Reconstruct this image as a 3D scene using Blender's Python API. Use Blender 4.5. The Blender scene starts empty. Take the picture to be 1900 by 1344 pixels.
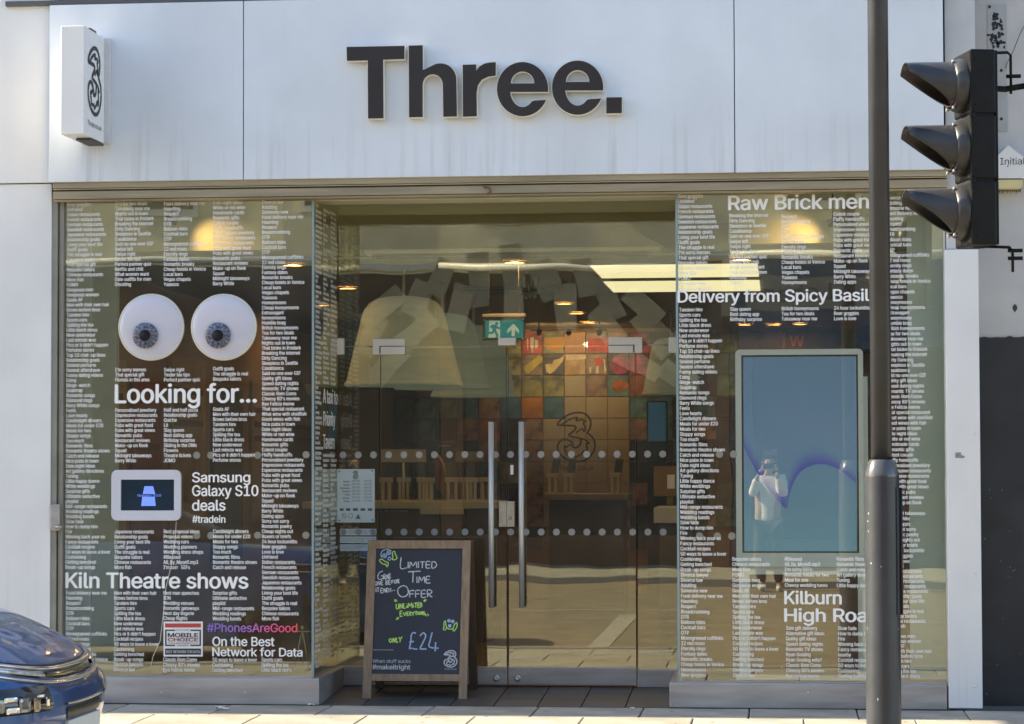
import bpy, bmesh, math, random
from mathutils import Vector, Matrix
R = math.radians
random.seed(7)
SC = bpy.context.scene
COL = SC.collection

# ------------------------------------------------------------------ camera
F = 4700.0
CAM = Vector((0.0, -16.0, 1.54))
ROT = (Matrix.Rotation(R(6.01), 3, 'Z') @ Matrix.Rotation(R(90 + 2.266), 3, 'X') @ Matrix.Rotation(R(-0.14), 3, 'Z'))
cd = bpy.data.cameras.new('camera')
cam = bpy.data.objects.new('camera', cd); COL.objects.link(cam)
cam.matrix_world = Matrix.Translation(CAM) @ ROT.to_4x4()
cd.sensor_width = 36.0; cd.lens = 36.0 * F / 1900.0
cd.clip_start = 0.02; cd.clip_end = 400
SC.camera = cam

# ------------------------------------------------------------------ sky, sun, exposure
SUN_EL, SUN_AZ = 32.0, 4.1          # the sun stands to the left, just behind the plane of the shopfront
w = bpy.data.worlds.new('World'); SC.world = w; w.use_nodes = True
nt = w.node_tree
sky = nt.nodes.new('ShaderNodeTexSky'); sky.sky_type = 'NISHITA'; sky.sun_disc = False
sky.sun_elevation = R(SUN_EL); sky.sun_rotation = R(270 + SUN_AZ)
sky.air_density = 1.0; sky.dust_density = 1.2; sky.ozone_density = 1.0
nt.links.new(sky.outputs[0], nt.nodes['Background'].inputs[0])
nt.nodes['Background'].inputs[1].default_value = 0.12
sd = bpy.data.lights.new('sun', 'SUN'); sd.energy = 4.8; sd.angle = R(0.53); sd.color = (1.0, 0.88, 0.64)
so = bpy.data.objects.new('sun', sd); COL.objects.link(so)
sdir = Vector((-math.cos(R(SUN_EL)) * math.cos(R(SUN_AZ)), math.cos(R(SUN_EL)) * math.sin(R(SUN_AZ)), math.sin(R(SUN_EL))))
so.rotation_euler = sdir.to_track_quat('Z', 'Y').to_euler()
so.location = (-20, 0, 20)
SC.view_settings.view_transform = 'Standard'; SC.view_settings.look = 'None'
SC.view_settings.gamma = 1.0; SC.view_settings.use_curve_mapping = False
SC.view_settings.exposure = 1.65
SC.render.engine = 'CYCLES'
cy = SC.cycles
cy.use_denoising = True; cy.max_bounces = 10; cy.diffuse_bounces = 4; cy.glossy_bounces = 5
cy.transmission_bounces = 4; cy.transparent_max_bounces = 24; cy.caustics_reflective = False; cy.caustics_refractive = False
cy.sample_clamp_indirect = 4.0

# ------------------------------------------------------------------ planes: from a point of the photograph to a point of a real surface
class Plane:
    """origin o, axes u (right) and v (up); front() lifts things off the plane towards the viewer"""
    def __init__(s, o, u, v):
        s.o = Vector(o); s.u = Vector(u).normalized(); s.v = Vector(v).normalized()
        s.n = s.u.cross(s.v)
        if s.n.dot(CAM - s.o) < 0: s.n = -s.n
    def at(s, x, y):
        d = ROT @ Vector(((x - 950) / F, -(y - 672) / F, -1))
        return CAM + d * ((s.o - CAM).dot(s.n) / d.dot(s.n))
    def ab(s, x, y):
        p = s.at(x, y) - s.o
        return p.dot(s.u), p.dot(s.v)
    def w(s, a, b, h=0.0):
        return s.o + s.u * a + s.v * b + s.n * h
def FY(Y): return Plane((0, Y, 0), (1, 0, 0), (0, 0, 1))
def P(x, y, Y=0.0): return FY(Y).at(x, y)
def PX(x, y, X): return Plane((X, 0, 0), (0, 1, 0), (0, 0, 1)).at(x, y)
def PZ(x, y, Z):
    d = ROT @ Vector(((x - 950) / F, -(y - 672) / F, -1))
    return CAM + d * ((Z - CAM.z) / d.z)

# ------------------------------------------------------------------ materials
MATS = {}
def mat(name, col, rough=0.6, metal=0.0, var=0.12, scale=6.0, bump=0.0, bscale=60.0, emit=None, estr=0.0, coat=0.0, spec=0.5, stretch=(1, 1, 1), var2=None):
    if name in MATS: return MATS[name]
    m = bpy.data.materials.new(name); m.use_nodes = True; n = m.node_tree; b = n.nodes['Principled BSDF']
    tc = n.nodes.new('ShaderNodeTexCoord'); mp = n.nodes.new('ShaderNodeMapping'); mp.inputs['Scale'].default_value = stretch
    n.links.new(tc.outputs['Object'], mp.inputs[0])
    nz = n.nodes.new('ShaderNodeTexNoise'); nz.inputs['Scale'].default_value = scale; nz.inputs['Detail'].default_value = 6
    n.links.new(mp.outputs[0], nz.inputs['Vector'])
    rp = n.nodes.new('ShaderNodeValToRGB')
    c2 = var2 if var2 else [max(0, c * (1 - var)) for c in col]
    c3 = [min(1, c * (1 + var * .5)) for c in col]
    rp.color_ramp.elements[0].position = .3; rp.color_ramp.elements[0].color = (*c2, 1)
    rp.color_ramp.elements[1].position = .7; rp.color_ramp.elements[1].color = (*c3, 1)
    n.links.new(nz.outputs['Fac'], rp.inputs[0]); n.links.new(rp.outputs[0], b.inputs['Base Color'])
    mr = n.nodes.new('ShaderNodeMapRange'); mr.inputs[3].default_value = max(.02, rough - .06); mr.inputs[4].default_value = min(1, rough + .08)
    n.links.new(nz.outputs['Fac'], mr.inputs[0]); n.links.new(mr.outputs[0], b.inputs['Roughness'])
    b.inputs['Metallic'].default_value = metal; b.inputs['Specular IOR Level'].default_value = spec
    b.inputs['Coat Weight'].default_value = coat; b.inputs['Coat Roughness'].default_value = .04
    if bump:
        n2 = n.nodes.new('ShaderNodeTexNoise'); n2.inputs['Scale'].default_value = bscale; n2.inputs['Detail'].default_value = 5
        n.links.new(mp.outputs[0], n2.inputs['Vector'])
        bp = n.nodes.new('ShaderNodeBump'); bp.inputs['Strength'].default_value = bump; bp.inputs['Distance'].default_value = .01
        n.links.new(n2.outputs['Fac'], bp.inputs['Height']); n.links.new(bp.outputs[0], b.inputs['Normal'])
    if emit:
        b.inputs['Emission Color'].default_value = (*emit, 1); b.inputs['Emission Strength'].default_value = estr
    MATS[name] = m
    return m

def glass_mat(name, tint, base, dust_veil=0.012):
    m = bpy.data.materials.new(name); m.use_nodes = True; n = m.node_tree; n.nodes.clear()
    out = n.nodes.new('ShaderNodeOutputMaterial')
    tr = n.nodes.new('ShaderNodeBsdfTransparent'); tr.inputs[0].default_value = (*tint, 1)
    gl = n.nodes.new('ShaderNodeBsdfGlossy'); gl.inputs['Roughness'].default_value = 0.0; gl.inputs[0].default_value = (.96, .95, .80, 1)
    tw = n.nodes.new('ShaderNodeTexCoord'); wv = n.nodes.new('ShaderNodeTexNoise'); wv.inputs['Scale'].default_value = 1.7; wv.inputs['Detail'].default_value = 1.0
    n.links.new(tw.outputs['Object'], wv.inputs['Vector']); wb = n.nodes.new('ShaderNodeBump'); wb.inputs['Strength'].default_value = .5; wb.inputs['Distance'].default_value = .0016
    n.links.new(wv.outputs['Fac'], wb.inputs['Height']); n.links.new(wb.outputs[0], gl.inputs['Normal'])
    lw = n.nodes.new('ShaderNodeLayerWeight'); lw.inputs[0].default_value = .5
    pw = n.nodes.new('ShaderNodeMath'); pw.operation = 'POWER'; pw.inputs[1].default_value = 5
    ma = n.nodes.new('ShaderNodeMath'); ma.operation = 'MULTIPLY_ADD'; ma.inputs[1].default_value = .9; ma.inputs[2].default_value = base
    n.links.new(lw.outputs['Facing'], pw.inputs[0]); n.links.new(pw.outputs[0], ma.inputs[0])
    mx = n.nodes.new('ShaderNodeMixShader'); n.links.new(ma.outputs[0], mx.inputs[0]); n.links.new(tr.outputs[0], mx.inputs[1]); n.links.new(gl.outputs[0], mx.inputs[2])
    # a dusty street film, thickened to paint a hazy veil over the glass
    tc = n.nodes.new('ShaderNodeTexCoord'); nz = n.nodes.new('ShaderNodeTexNoise'); nz.inputs['Scale'].default_value = 2.2; nz.inputs['Detail'].default_value = 6
    n.links.new(tc.outputs['Object'], nz.inputs['Vector'])
    mr = n.nodes.new('ShaderNodeMapRange'); mr.inputs[1].default_value = .35; mr.inputs[2].default_value = .75; mr.inputs[3].default_value = dust_veil * .4; mr.inputs[4].default_value = dust_veil * 1.6
    n.links.new(nz.outputs['Fac'], mr.inputs[0])
    df = n.nodes.new('ShaderNodeBsdfDiffuse'); df.inputs[0].default_value = (.6, .57, .5, 1)
    m2 = n.nodes.new('ShaderNodeMixShader'); n.links.new(mr.outputs[0], m2.inputs[0]); n.links.new(mx.outputs[0], m2.inputs[1]); n.links.new(df.outputs[0], m2.inputs[2])
    n.links.new(m2.outputs[0], out.inputs[0])
    MATS[name] = m
    return m

def streak_panel(name, col, dirt, zlo, zhi):
    """painted metal with rain streaks that gather along its lower edge"""
    m = mat(name, col, rough=.38, var=.11, scale=1.3, coat=0.0, spec=.5)
    n = m.node_tree; b = n.nodes['Principled BSDF']; rp = b.inputs['Base Color'].links[0].from_node
    tc = n.nodes.new('ShaderNodeTexCoord'); mp = n.nodes.new('ShaderNodeMapping'); mp.inputs['Scale'].default_value = (17, 1, .7)
    n.links.new(tc.outputs['Object'], mp.inputs[0])
    nz = n.nodes.new('ShaderNodeTexNoise'); nz.inputs['Scale'].default_value = 1.0; nz.inputs['Detail'].default_value = 7; nz.inputs['Roughness'].default_value = .65
    n.links.new(mp.outputs[0], nz.inputs['Vector'])
    m1 = n.nodes.new('ShaderNodeMapRange'); m1.inputs[1].default_value = .52; m1.inputs[2].default_value = .82
    n.links.new(nz.outputs['Fac'], m1.inputs[0])
    sx = n.nodes.new('ShaderNodeSeparateXYZ'); n.links.new(tc.outputs['Object'], sx.inputs[0])
    m2 = n.nodes.new('ShaderNodeMapRange'); m2.inputs[1].default_value = zhi; m2.inputs[2].default_value = zlo; m2.inputs[3].default_value = .04; m2.inputs[4].default_value = .55
    m2.interpolation_type = 'SMOOTHSTEP'
    n.links.new(sx.outputs['Z'], m2.inputs[0])
    mu = n.nodes.new('ShaderNodeMath'); mu.operation = 'MULTIPLY'; n.links.new(m1.outputs[0], mu.inputs[0]); n.links.new(m2.outputs[0], mu.inputs[1])
    mx = n.nodes.new('ShaderNodeMix'); mx.data_type = 'RGBA'
    n.links.new(mu.outputs[0], mx.inputs[0]); n.links.new(rp.outputs[0], mx.inputs[6]); mx.inputs[7].default_value = (*dirt, 1)
    n.links.new(mx.outputs[2], b.inputs['Base Color'])
    return m

# ------------------------------------------------------------------ mesh building
class MB:
    def __init__(s): s.bm = bmesh.new(); s.mi = 0; s.sm = False
    def mat(s, i): s.mi = i; return s
    def smooth(s, f=True): s.sm = f; return s
    def face(s, pts):
        vs = [s.bm.verts.new(p) for p in pts]
        try:
            f = s.bm.faces.new(vs); f.material_index = s.mi; f.smooth = s.sm; return f
        except ValueError: return None
    def box(s, a, b, bevel=0.0, M=None):
        x0, y0, z0 = [min(a[i], b[i]) for i in range(3)]; x1, y1, z1 = [max(a[i], b[i]) for i in range(3)]
        c = [Vector(p) for p in ((x0, y0, z0), (x1, y0, z0), (x1, y1, z0), (x0, y1, z0), (x0, y0, z1), (x1, y0, z1), (x1, y1, z1), (x0, y1, z1))]
        if M: c = [M @ p for p in c]
        v = [s.bm.verts.new(p) for p in c]
        fs = [s.bm.faces.new([v[i] for i in q]) for q in ((0, 3, 2, 1), (4, 5, 6, 7), (0, 1, 5, 4), (1, 2, 6, 5), (2, 3, 7, 6), (3, 0, 4, 7))]
        for f in fs: f.material_index = s.mi
        if bevel:
            es = list({e for f in fs for e in f.edges})
            r = bmesh.ops.bevel(s.bm, geom=es, offset=bevel, segments=2, profile=.5, affect='EDGES')
            for f in r['faces']: f.material_index = s.mi
        return s
    def sweep(s, rings, closed=True, cap=True):
        rv = [[s.bm.verts.new(p) for p in r] for r in rings]
        k = len(rv[0])
        for i in range(len(rv) - 1):
            for j in range(k if closed else k - 1):
                try:
                    f = s.bm.faces.new((rv[i][j], rv[i][(j + 1) % k], rv[i + 1][(j + 1) % k], rv[i + 1][j]))
                    f.material_index = s.mi; f.smooth = s.sm
                except ValueError: pass
        if cap and closed:
            for r in (rv[0], rv[-1]):
                try:
                    f = s.bm.faces.new(r); f.material_index = s.mi
                except ValueError: pass
        return s
    def tube(s, pts, r, n=8, cap=True):
        pts = [Vector(p) for p in pts]; rs = r if isinstance(r, (list, tuple)) else [r] * len(pts)
        rings = []; up = None
        for i, p in enumerate(pts):
            t = (pts[min(i + 1, len(pts) - 1)] - pts[max(i - 1, 0)]).normalized()
            if up is None: up = t.orthogonal().normalized()
            else:
                up = (up - t * up.dot(t))
                up = up.normalized() if up.length > 1e-6 else t.orthogonal().normalized()
            bi = t.cross(up)
            rings.append([p + (up * math.cos(2 * math.pi * k / n) + bi * math.sin(2 * math.pi * k / n)) * rs[i] for k in range(n)])
        sm = s.sm; s.sm = True; s.sweep(rings, True, cap); s.sm = sm
        return s
    def lathe(s, prof, c=(0, 0, 0), n=24, axis='Z', cap=True):
        c = Vector(c); rings = []
        for r, h in prof:
            ring = []
            for k in range(n):
                a = 2 * math.pi * k / n; ca, sa = r * math.cos(a), r * math.sin(a)
                ring.append(c + (Vector((ca, sa, h)) if axis == 'Z' else Vector((ca, -h, sa)) if axis == 'Y' else Vector((h, ca, sa))))
            rings.append(ring)
        sm = s.sm; s.sm = True; s.sweep(rings, True, cap); s.sm = sm
        return s
    def prism(s, pl, pts, h0, h1):
        """outline pts given as (a,b) on a Plane, extruded from h0 to h1 along its normal"""
        lo = [s.bm.verts.new(pl.w(a, b, h0)) for a, b in pts]; hi = [s.bm.verts.new(pl.w(a, b, h1)) for a, b in pts]
        k = len(pts)
        fs = [s.bm.faces.new(hi), s.bm.faces.new(lo[::-1])] + [s.bm.faces.new((lo[i], lo[(i + 1) % k], hi[(i + 1) % k], hi[i])) for i in range(k)]
        for f in fs: f.material_index = s.mi
        return s
    def ribbon(s, pl, pts, wd, h=0.0, closed=False, sub=4):
        """a flat brush stroke along a smoothed line on a Plane"""
        p = [Vector(q) for q in pts]; n = len(p); q = []
        rng = n if closed else n - 1
        for i in range(rng):
            g = (lambda j: p[j % n]) if closed else (lambda j: p[max(0, min(n - 1, j))])
            a, b, c, d = g(i - 1), g(i), g(i + 1), g(i + 2)
            for t in range(sub):
                t /= sub
                q.append(.5 * ((2 * b) + (c - a) * t + (2 * a - 5 * b + 4 * c - d) * t * t + (3 * b - a - 3 * c + d) * t ** 3))
        if not closed: q.append(p[-1])
        k = len(q); L = []; Rr = []
        for i in range(k):
            a, b = (q[(i - 1) % k], q[(i + 1) % k]) if closed else (q[max(0, i - 1)], q[min(k - 1, i + 1)])
            t = (b - a); t = t.normalized() if t.length > 1e-9 else Vector((1, 0))
            nn = Vector((-t.y, t.x)) * wd / 2
            L.append(s.bm.verts.new(pl.w(*(q[i] + nn), h))); Rr.append(s.bm.verts.new(pl.w(*(q[i] - nn), h)))
        for i in range(k if closed else k - 1):
            j = (i + 1) % k
            f = s.bm.faces.new((L[i], L[j], Rr[j], Rr[i])); f.material_index = s.mi
        return s
    def disc(s, pl, a, b, r, h=0.0, n=20, ry=None):
        return s.face([pl.w(a + r * math.cos(2 * math.pi * k / n), b + (ry or r) * math.sin(2 * math.pi * k / n), h) for k in range(n)])
    def build(s, name, mats, parent=None, recalc=True):
        if recalc: bmesh.ops.recalc_face_normals(s.bm, faces=s.bm.faces)
        me = bpy.data.meshes.new(name); s.bm.to_mesh(me); s.bm.free()
        for m in (mats if isinstance(mats, (list, tuple)) else [mats]): me.materials.append(m)
        return link(name, me, parent)

def wloc(o):
    v = Vector((0, 0, 0))
    while o: v += o.location; o = o.parent
    return v
def link(name, me, parent=None):
    o = bpy.data.objects.new(name, me); COL.objects.link(o)
    if parent:
        d = wloc(parent)
        if d.length > 0: me.transform(Matrix.Translation(-d))
        o.parent = parent
    return o
def thing(name, label, cat, loc=(0, 0, 0), group=None):
    o = bpy.data.objects.new(name, None); COL.objects.link(o); o.location = Vector(loc); o.empty_display_size = .1
    return tag(o, label, cat, group)
def tag(o, label, cat, group=None):
    o['label'] = label; o['category'] = cat
    if group: o['group'] = group
    return o
def struct(o, label=None):
    o['kind'] = 'structure'
    if label: o['label'] = label
    return o
def lab(o, label): o['label'] = label; return o
def origin(o, loc):
    """move an object's own origin to loc without moving its shape"""
    d = Vector(loc); d = d - o.location; o.data.transform(Matrix.Translation(-d)); o.location = loc
    for c in o.children: c.data.transform(Matrix.Translation(-d))
    return o
def copy_tree(o, parent=None):
    c = o.copy(); COL.objects.link(c); c.parent = parent
    for ch in [x for x in o.children]: copy_tree(ch, c)
    return c

# ------------------------------------------------------------------ lettering
FONTC = bpy.data.curves.new('lettering_source', 'FONT'); FONTO = bpy.data.objects.new('lettering_source', FONTC)
COL.objects.link(FONTO)
import os
try:                                                   # Blender ships this grotesque as its interface font; without it the built-in face is used
    FONTC.font = bpy.data.fonts.load(os.path.join(bpy.utils.system_resource('DATAFILES', path='fonts'), 'Inter.woff2'))
except Exception: pass
from mathutils.geometry import interpolate_bezier, tessellate_polygon
FONTC.size = 1.0
def _curve(t):
    FONTC.body = t
    dg = bpy.context.evaluated_depsgraph_get(); dg.update()
    cu = FONTO.evaluated_get(dg).to_curve(dg)
    out = [[(bp.co.copy(), bp.handle_left.copy(), bp.handle_right.copy()) for bp in sp.bezier_points] for sp in cu.splines]
    FONTO.evaluated_get(dg).to_curve_clear()
    return out
def _span(t):
    xs = [q[0].x for sp in _curve(t) for q in sp]; return min(xs), max(xs)
_hh = _span('HH'); _HH = _hh[1] - _hh[0]
GLYPHS = {}
def glyph(c, res):
    """outline of one character: list of (points, triangles), one entry for each stroke contour, and its advance"""
    if (c, res) in GLYPHS: return GLYPHS[c, res]
    loops = []
    for sp in (_curve(c) if c != ' ' else []):
        pts = []; n = len(sp)
        for i in range(n):
            a, b = sp[i], sp[(i + 1) % n]
            straight = (a[2] - a[0]).cross(b[0] - a[0]).length < 1e-5 and (b[1] - b[0]).cross(b[0] - a[0]).length < 1e-5
            k = 2 if straight else res + 2
            pts += [q.to_2d() for q in interpolate_bezier(a[0], a[2], b[1], b[0], k)[:-1]]
        if c == 'R': pts = [Vector((.1251, q.y)) if abs(q.x - .096) < .002 and q.y < .3 else q for q in pts]
        ar = sum(pts[i].x * pts[(i + 1) % len(pts)].y - pts[(i + 1) % len(pts)].x * pts[i].y for i in range(len(pts))) / 2
        loops.append((ar, pts))
    layers = []
    if loops:
        sgn = 1 if max(loops, key=lambda l: abs(l[0]))[0] > 0 else -1
        outs = [l[1] for l in loops if l[0] * sgn > 0]; holes = [l[1] for l in loops if l[0] * sgn <= 0]
        def inside(q, poly):
            r = False
            for i in range(len(poly)):
                u, v = poly[i], poly[i - 1]
                if (u.y > q.y) != (v.y > q.y) and q.x < (v.x - u.x) * (q.y - u.y) / (v.y - u.y) + u.x: r = not r
            return r
        for o in outs:
            hs = [h for h in holes if inside(h[0], o)]
            layers.append((o + [q for h in hs for q in h], [t for t in tessellate_polygon([[q.to_3d() for q in l] for l in [o] + hs])]))
    if c == ' ': adv = _span('H H'); adv = adv[1] - adv[0] - _HH
    else: adv = _span('H' + c + 'H'); adv = adv[1] - adv[0] - _HH
    GLYPHS[c, res] = (layers, adv); return GLYPHS[c, res]
class Glyphs:
    def __init__(s): s.vertices = []; s.polygons = []
    def bounds(s): return [v[0] for v in s.vertices], [v[1] for v in s.vertices]
def glyphs(body, off=0.0, res=2, space=1.0, align='LEFT', track=1.0):
    g = Glyphs(); y = 0.0
    for line in body.split('\n'):
        wd = sum(glyph(c, res)[1] * track for c in line); x = -wd if align == 'RIGHT' else 0.0
        for c in line:
            layers, adv = glyph(c, res)
            for li, (pts, tris) in enumerate(layers):
                k = len(g.vertices); g.vertices += [(q.x + x, q.y + y, li) for q in pts]; g.polygons += [(t[0] + k, t[1] + k, t[2] + k) for t in tris]
            x += adv * track
        y -= space
    return g
def put(bm, me, f, mi=0):
    o = Vector(f(0, 0)); n = (Vector(f(1, 0)) - o).cross(Vector(f(0, 1)) - o).normalized() * .00012
    vs = [bm.verts.new(f(x, y) + n * li) for x, y, li in me.vertices]
    for p in me.polygons:
        try:
            q = bm.faces.new([vs[i] for i in p]); q.material_index = mi
        except ValueError: pass
def headline(pl, body, x0, x1, ycap, ybase, h=.002, off=0.0, res=3, mb=None, mi=0, fat=0.0, track=.97):
    """one line of lettering fitted between x0 and x1 and between cap line and baseline (photograph pixels)"""
    me = glyphs(body, off, res, track=track)
    xs = me.bounds()[0]; lo, hi = min(xs), max(xs)
    a0, b0 = pl.ab(x0, ybase); a1, b1 = pl.ab(x1, ybase); _, bc = pl.ab(x0, ycap)
    kx = (a1 - a0) / (hi - lo); ky = (bc - b0) / (CAPH + off); b0 += off * ky * .5
    mb = mb or MB()
    for i, (fx, fy) in enumerate(((-fat, 0), (fat, 0), (0, fat * .6), (0, -fat * .6)) if fat else ((0, 0),)):
        put(mb.bm, me, lambda x, y: pl.w(a0 + (x - lo + fx) * kx, b0 + (y + fy) * ky, h + .0002 * i), mi)
    return mb
def column(pl, lines, x, y0, y1, px=10.0, sq=.79, off=0.0, h=.002, mb=None, mi=0, wide=None, align='LEFT', res=1):
    """a column of small lettering, first line centred on y0, last on y1"""
    a, b0 = pl.ab(x, y0); _, b1 = pl.ab(x, y1)
    a2, _ = pl.ab(x + (wide or 1), y0)
    k = abs((b0 - pl.ab(x, y0 + 10)[1]) / 10)
    size = px * .682 / CAPH * k; n = len(lines)
    me = glyphs('\n'.join(lines), off, res, ((b0 - b1) / (n - 1) / size / LGAP) if n > 1 else 1.0, align)
    mb = mb or MB()
    for i, fx in enumerate((-.018, .018)): put(mb.bm, me, lambda u, v: pl.w(a + (u + fx) * size * sq, b0 - XH * .53 * size + v * size, h + .0002 * i), mi)
    return mb

CAPH = max(glyphs('H').bounds()[1]); XH = max(glyphs('x').bounds()[1]); LGAP = 1.0
LOGO = [[(330, 350), (380, 285), (470, 220), (580, 170), (690, 152), (790, 165), (870, 215), (915, 290), (922, 370), (900, 440), (866, 508),
         (920, 560), (970, 620), (995, 700), (992, 780), (965, 850), (900, 935), (810, 995), (690, 1020), (570, 1005), (460, 960), (370, 880), (330, 790), (345, 700),
         (400, 640), (480, 625), (560, 660), (600, 715), (604, 764), (650, 775), (705, 752), (740, 690), (735, 612), (640, 590), (570, 575), (532, 545), (600, 490), (650, 440),
         (655, 410), (620, 387), (540, 381), (430, 378), (350, 376)],
        [(400, 365), (470, 320), (560, 270), (620, 247), (682, 240), (660, 290), (700, 290), (760, 280), (832, 310), (790, 330), (800, 370), (822, 420), (800, 492), (772, 436), (720, 466), (660, 510)],
        [(735, 612), (790, 622), (840, 648), (892, 700), (840, 702), (858, 760), (852, 840), (827, 890), (797, 832), (768, 870), (720, 905), (640, 950), (630, 905), (560, 910), (500, 905), (490, 860), (455, 790), (465, 742), (490, 766), (545, 722), (600, 745)]]
def logo(pl, a0, b0, a1, b1, wd, h=.002, mb=None, mi=0):
    """the ribbon numeral, fitted to a0..a1 by b0(bottom)..b1(top) on a plane"""
    mb = mb or MB(); mb.mi = mi
    f = lambda p: (a0 + (p[0] - 325) / 675 * (a1 - a0), b1 - (p[1] - 150) / 872 * (b1 - b0))
    mb.ribbon(pl, [f(p) for p in LOGO[0]], wd, h, True)
    for s in LOGO[1:]: mb.ribbon(pl, [f(p) for p in s], wd * .8, h + .0006, False, 3)
    return mb

# ------------------------------------------------------------------ palette
GLASS = glass_mat('shop_glass', (.935, .95, .895), .125, .03)
GLASS_EDGE = mat('glass_edge', (.26, .34, .36), .15, var=.1)
VINYL = mat('white_vinyl', (.88, .88, .88), .5, var=.04)
BRONZE = mat('bronze_anodised_trim', (.36, .31, .22), .42, metal=.25, var=.25, scale=3, stretch=(.6, 1, 8))
STEEL = mat('brushed_steel', (.44, .42, .42), .40, metal=.5, var=.24, scale=3.2, stretch=(.7, 1, 5), bump=.06, bscale=40)
CHROME = mat('satin_chrome', (.66, .65, .64), .36, metal=.85, var=.06)
BLACK = mat('black_plastic', (.012, .012, .013), .42, var=.3)
DARK = mat('dark_gap', (.01, .01, .01), .8)
WHITE_MELAMINE = mat('white_melamine', (.62, .60, .55), .4, var=.05)
CREAM = mat('cream_enamel', (.74, .69, .58), .45, var=.06)
# ================================================================== GROUND
SLAB = [mat('concrete_slab_' + k, c, .85, var=.34, scale=2.6, bump=.3, bscale=90) for k, c in (('grey', (.38, .355, .30)), ('pale', (.42, .395, .335)), ('buff', (.39, .36, .295)))]
ASPH = mat('asphalt', (.27, .225, .15), .9, var=.3, scale=3, bump=.5, bscale=220)
KERB = mat('kerb_granite', (.30, .29, .27), .8, var=.2, scale=20)
PAINT = mat('road_paint', (.44, .40, .33), .7, var=.25, scale=9)
JOINT = mat('mortar_joint', (.10, .095, .085), .95, var=.3, scale=9)
KY = -3.4
g = MB(); g.box((-60, KY + .14, -.4), (60, 14, -.045)); pav = struct(g.build('pavement', JOINT))
rng = random.Random(3)
slab_meshes = []
SW, SD = .66, .61
for k in range(6):
    m = MB(); m.box((.004, .004, -.044), (SW - .004, SD - .004, .0), .006)
    o = m.build('paving_slab', SLAB[k % 3]); me = o.data; bpy.data.objects.remove(o); slab_meshes.append(me)
x_off = P(993, 1312, -.3).x % SW
for r in range(5):
    yy = -.055 - (r + 1) * SD
    for c in range(-13, 11):
        o = bpy.data.objects.new('paving_slab', rng.choice(slab_meshes)); COL.objects.link(o)
        o.location = (x_off + c * SW + (SW * .5 if r % 2 else 0), yy, rng.uniform(-.0025, .0015)); o.parent = pav
for a, b in ((-60, x_off - 13 * SW), (x_off + 11 * SW + SW, 60)):
    m = MB(); m.box((a, -.055 - 5 * SD, -.06), (b, -.055, -.002)); s = m.build('slab_paving', SLAB[0], pav); s['kind'] = 'stuff'
m = MB(); m.box((.003, 0, -.3), (.897, .145, .0), .012); o = m.build('kerb_stone', KERB); kme = o.data; bpy.data.objects.remove(o)
for c in range(-11, 11):
    o = bpy.data.objects.new('kerb_stone', kme); COL.objects.link(o); o.location = (c * .9, KY, 0); o.parent = pav
g = MB(); g.box((-60, -17.0, -.5), (60, KY + .03, -.10)); road = struct(g.build('road', ASPH))
m = MB(); m.box((-1.70, -9.4, -.1), (-1.50, -3.75, -.096)); m.build('stop_line', PAINT, road)
gum = MB()
for _ in range(70):
    gx, gy = rng.uniform(-5.5, 1.5), rng.uniform(-3.2, -.1); gum.disc(Plane((0, 0, .0022), (1, 0, 0), (0, 1, 0)), gx, gy, rng.uniform(.007, .018), 0, 9, rng.uniform(.006, .014))
gm = gum.build('chewing_gum_spots', mat('old_gum', (.15, .14, .125), .9, var=.2), pav); gm['kind'] = 'stuff'
for k in range(-6, 7):
    m = MB(); m.box((k * 3, -10.3, -.1), (k * 3 + 2, -10.18, -.096)); m.build('centre_line_dash', PAINT, road)
g = MB(); g.box((-60, -26, -.5), (60, -17.16, 0)); opp = struct(g.build('opposite_pavement', SLAB[0]))
m = MB(); m.box((-60, -17.15, -.5), (60, -17.0, 0.0), .01); m.build('kerb', KERB, opp)
g = MB(); g.box((-260, -260, -.9), (260, 260, -.52)); struct(g.build('ground', JOINT))

# ================================================================== THE SHOP
PANEL = streak_panel('white_fascia_panel', (.70, .75, .82), (.30, .28, .26), P(900, 325, -.12).z, P(900, 175, -.12).z)
PILA = streak_panel('white_pilaster_panel', (.74, .745, .76), (.38, .36, .33), 0.0, 1.2)
BRICK = mat('brown_brick', (.16, .11, .085), .9, var=.35, scale=14)
shop = thing('shop_building', 'white panelled shop with a recessed glass entrance between two big display windows', 'shop', (P(900, 1300).x, 0, 0))
H = 5.6
YF = -.12
zt = P(91, 10, YF).z; zb = .5 * (P(91, 337.5, YF).z + P(1750, 316, YF).z)
xl = P(91, 200, YF).x; xa = P(451.5, 200, YF).x; xb = P(1363, 200, YF).x; xr = P(1752, 200, YF).x
for x0, x1, l in ((xl, xa, 'narrow white fascia panel behind the projecting sign'), (xa, xb, 'wide middle fascia panel carrying the black letters'), (xb, xr, 'white fascia panel at the lamp post end')):
    m = MB(); m.box((x0 + (.003 if x0 > xl else 0), YF, zb), (x1 - .003, YF + (.05 if x0 > xl else .052), zt), .004)
    if x0 == xl: m.box((x0, YF + .0525, zb + .012), (x0 + .012, -.035, zt - .012))
    lab(m.build('fascia_panel', PANEL, shop), l)
m = MB(); m.box((xl + .02, YF + .035, zb + .01), (xr - .02, .06, zt - .01)); m.build('fascia_backing', DARK, shop)
m = MB(); m.box((xl - .3, YF + .02, zt + .004), (xr + .1, .1, zt + .035)); m.build('top_flashing', mat('grey_flashing', (.10, .10, .105), .6), shop)
m = MB(); m.box((xl - .02, .1, zb + .02), (P(1800, 200, .1).x, .35, H)); m.build('upper_wall', BRICK, shop)
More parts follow.
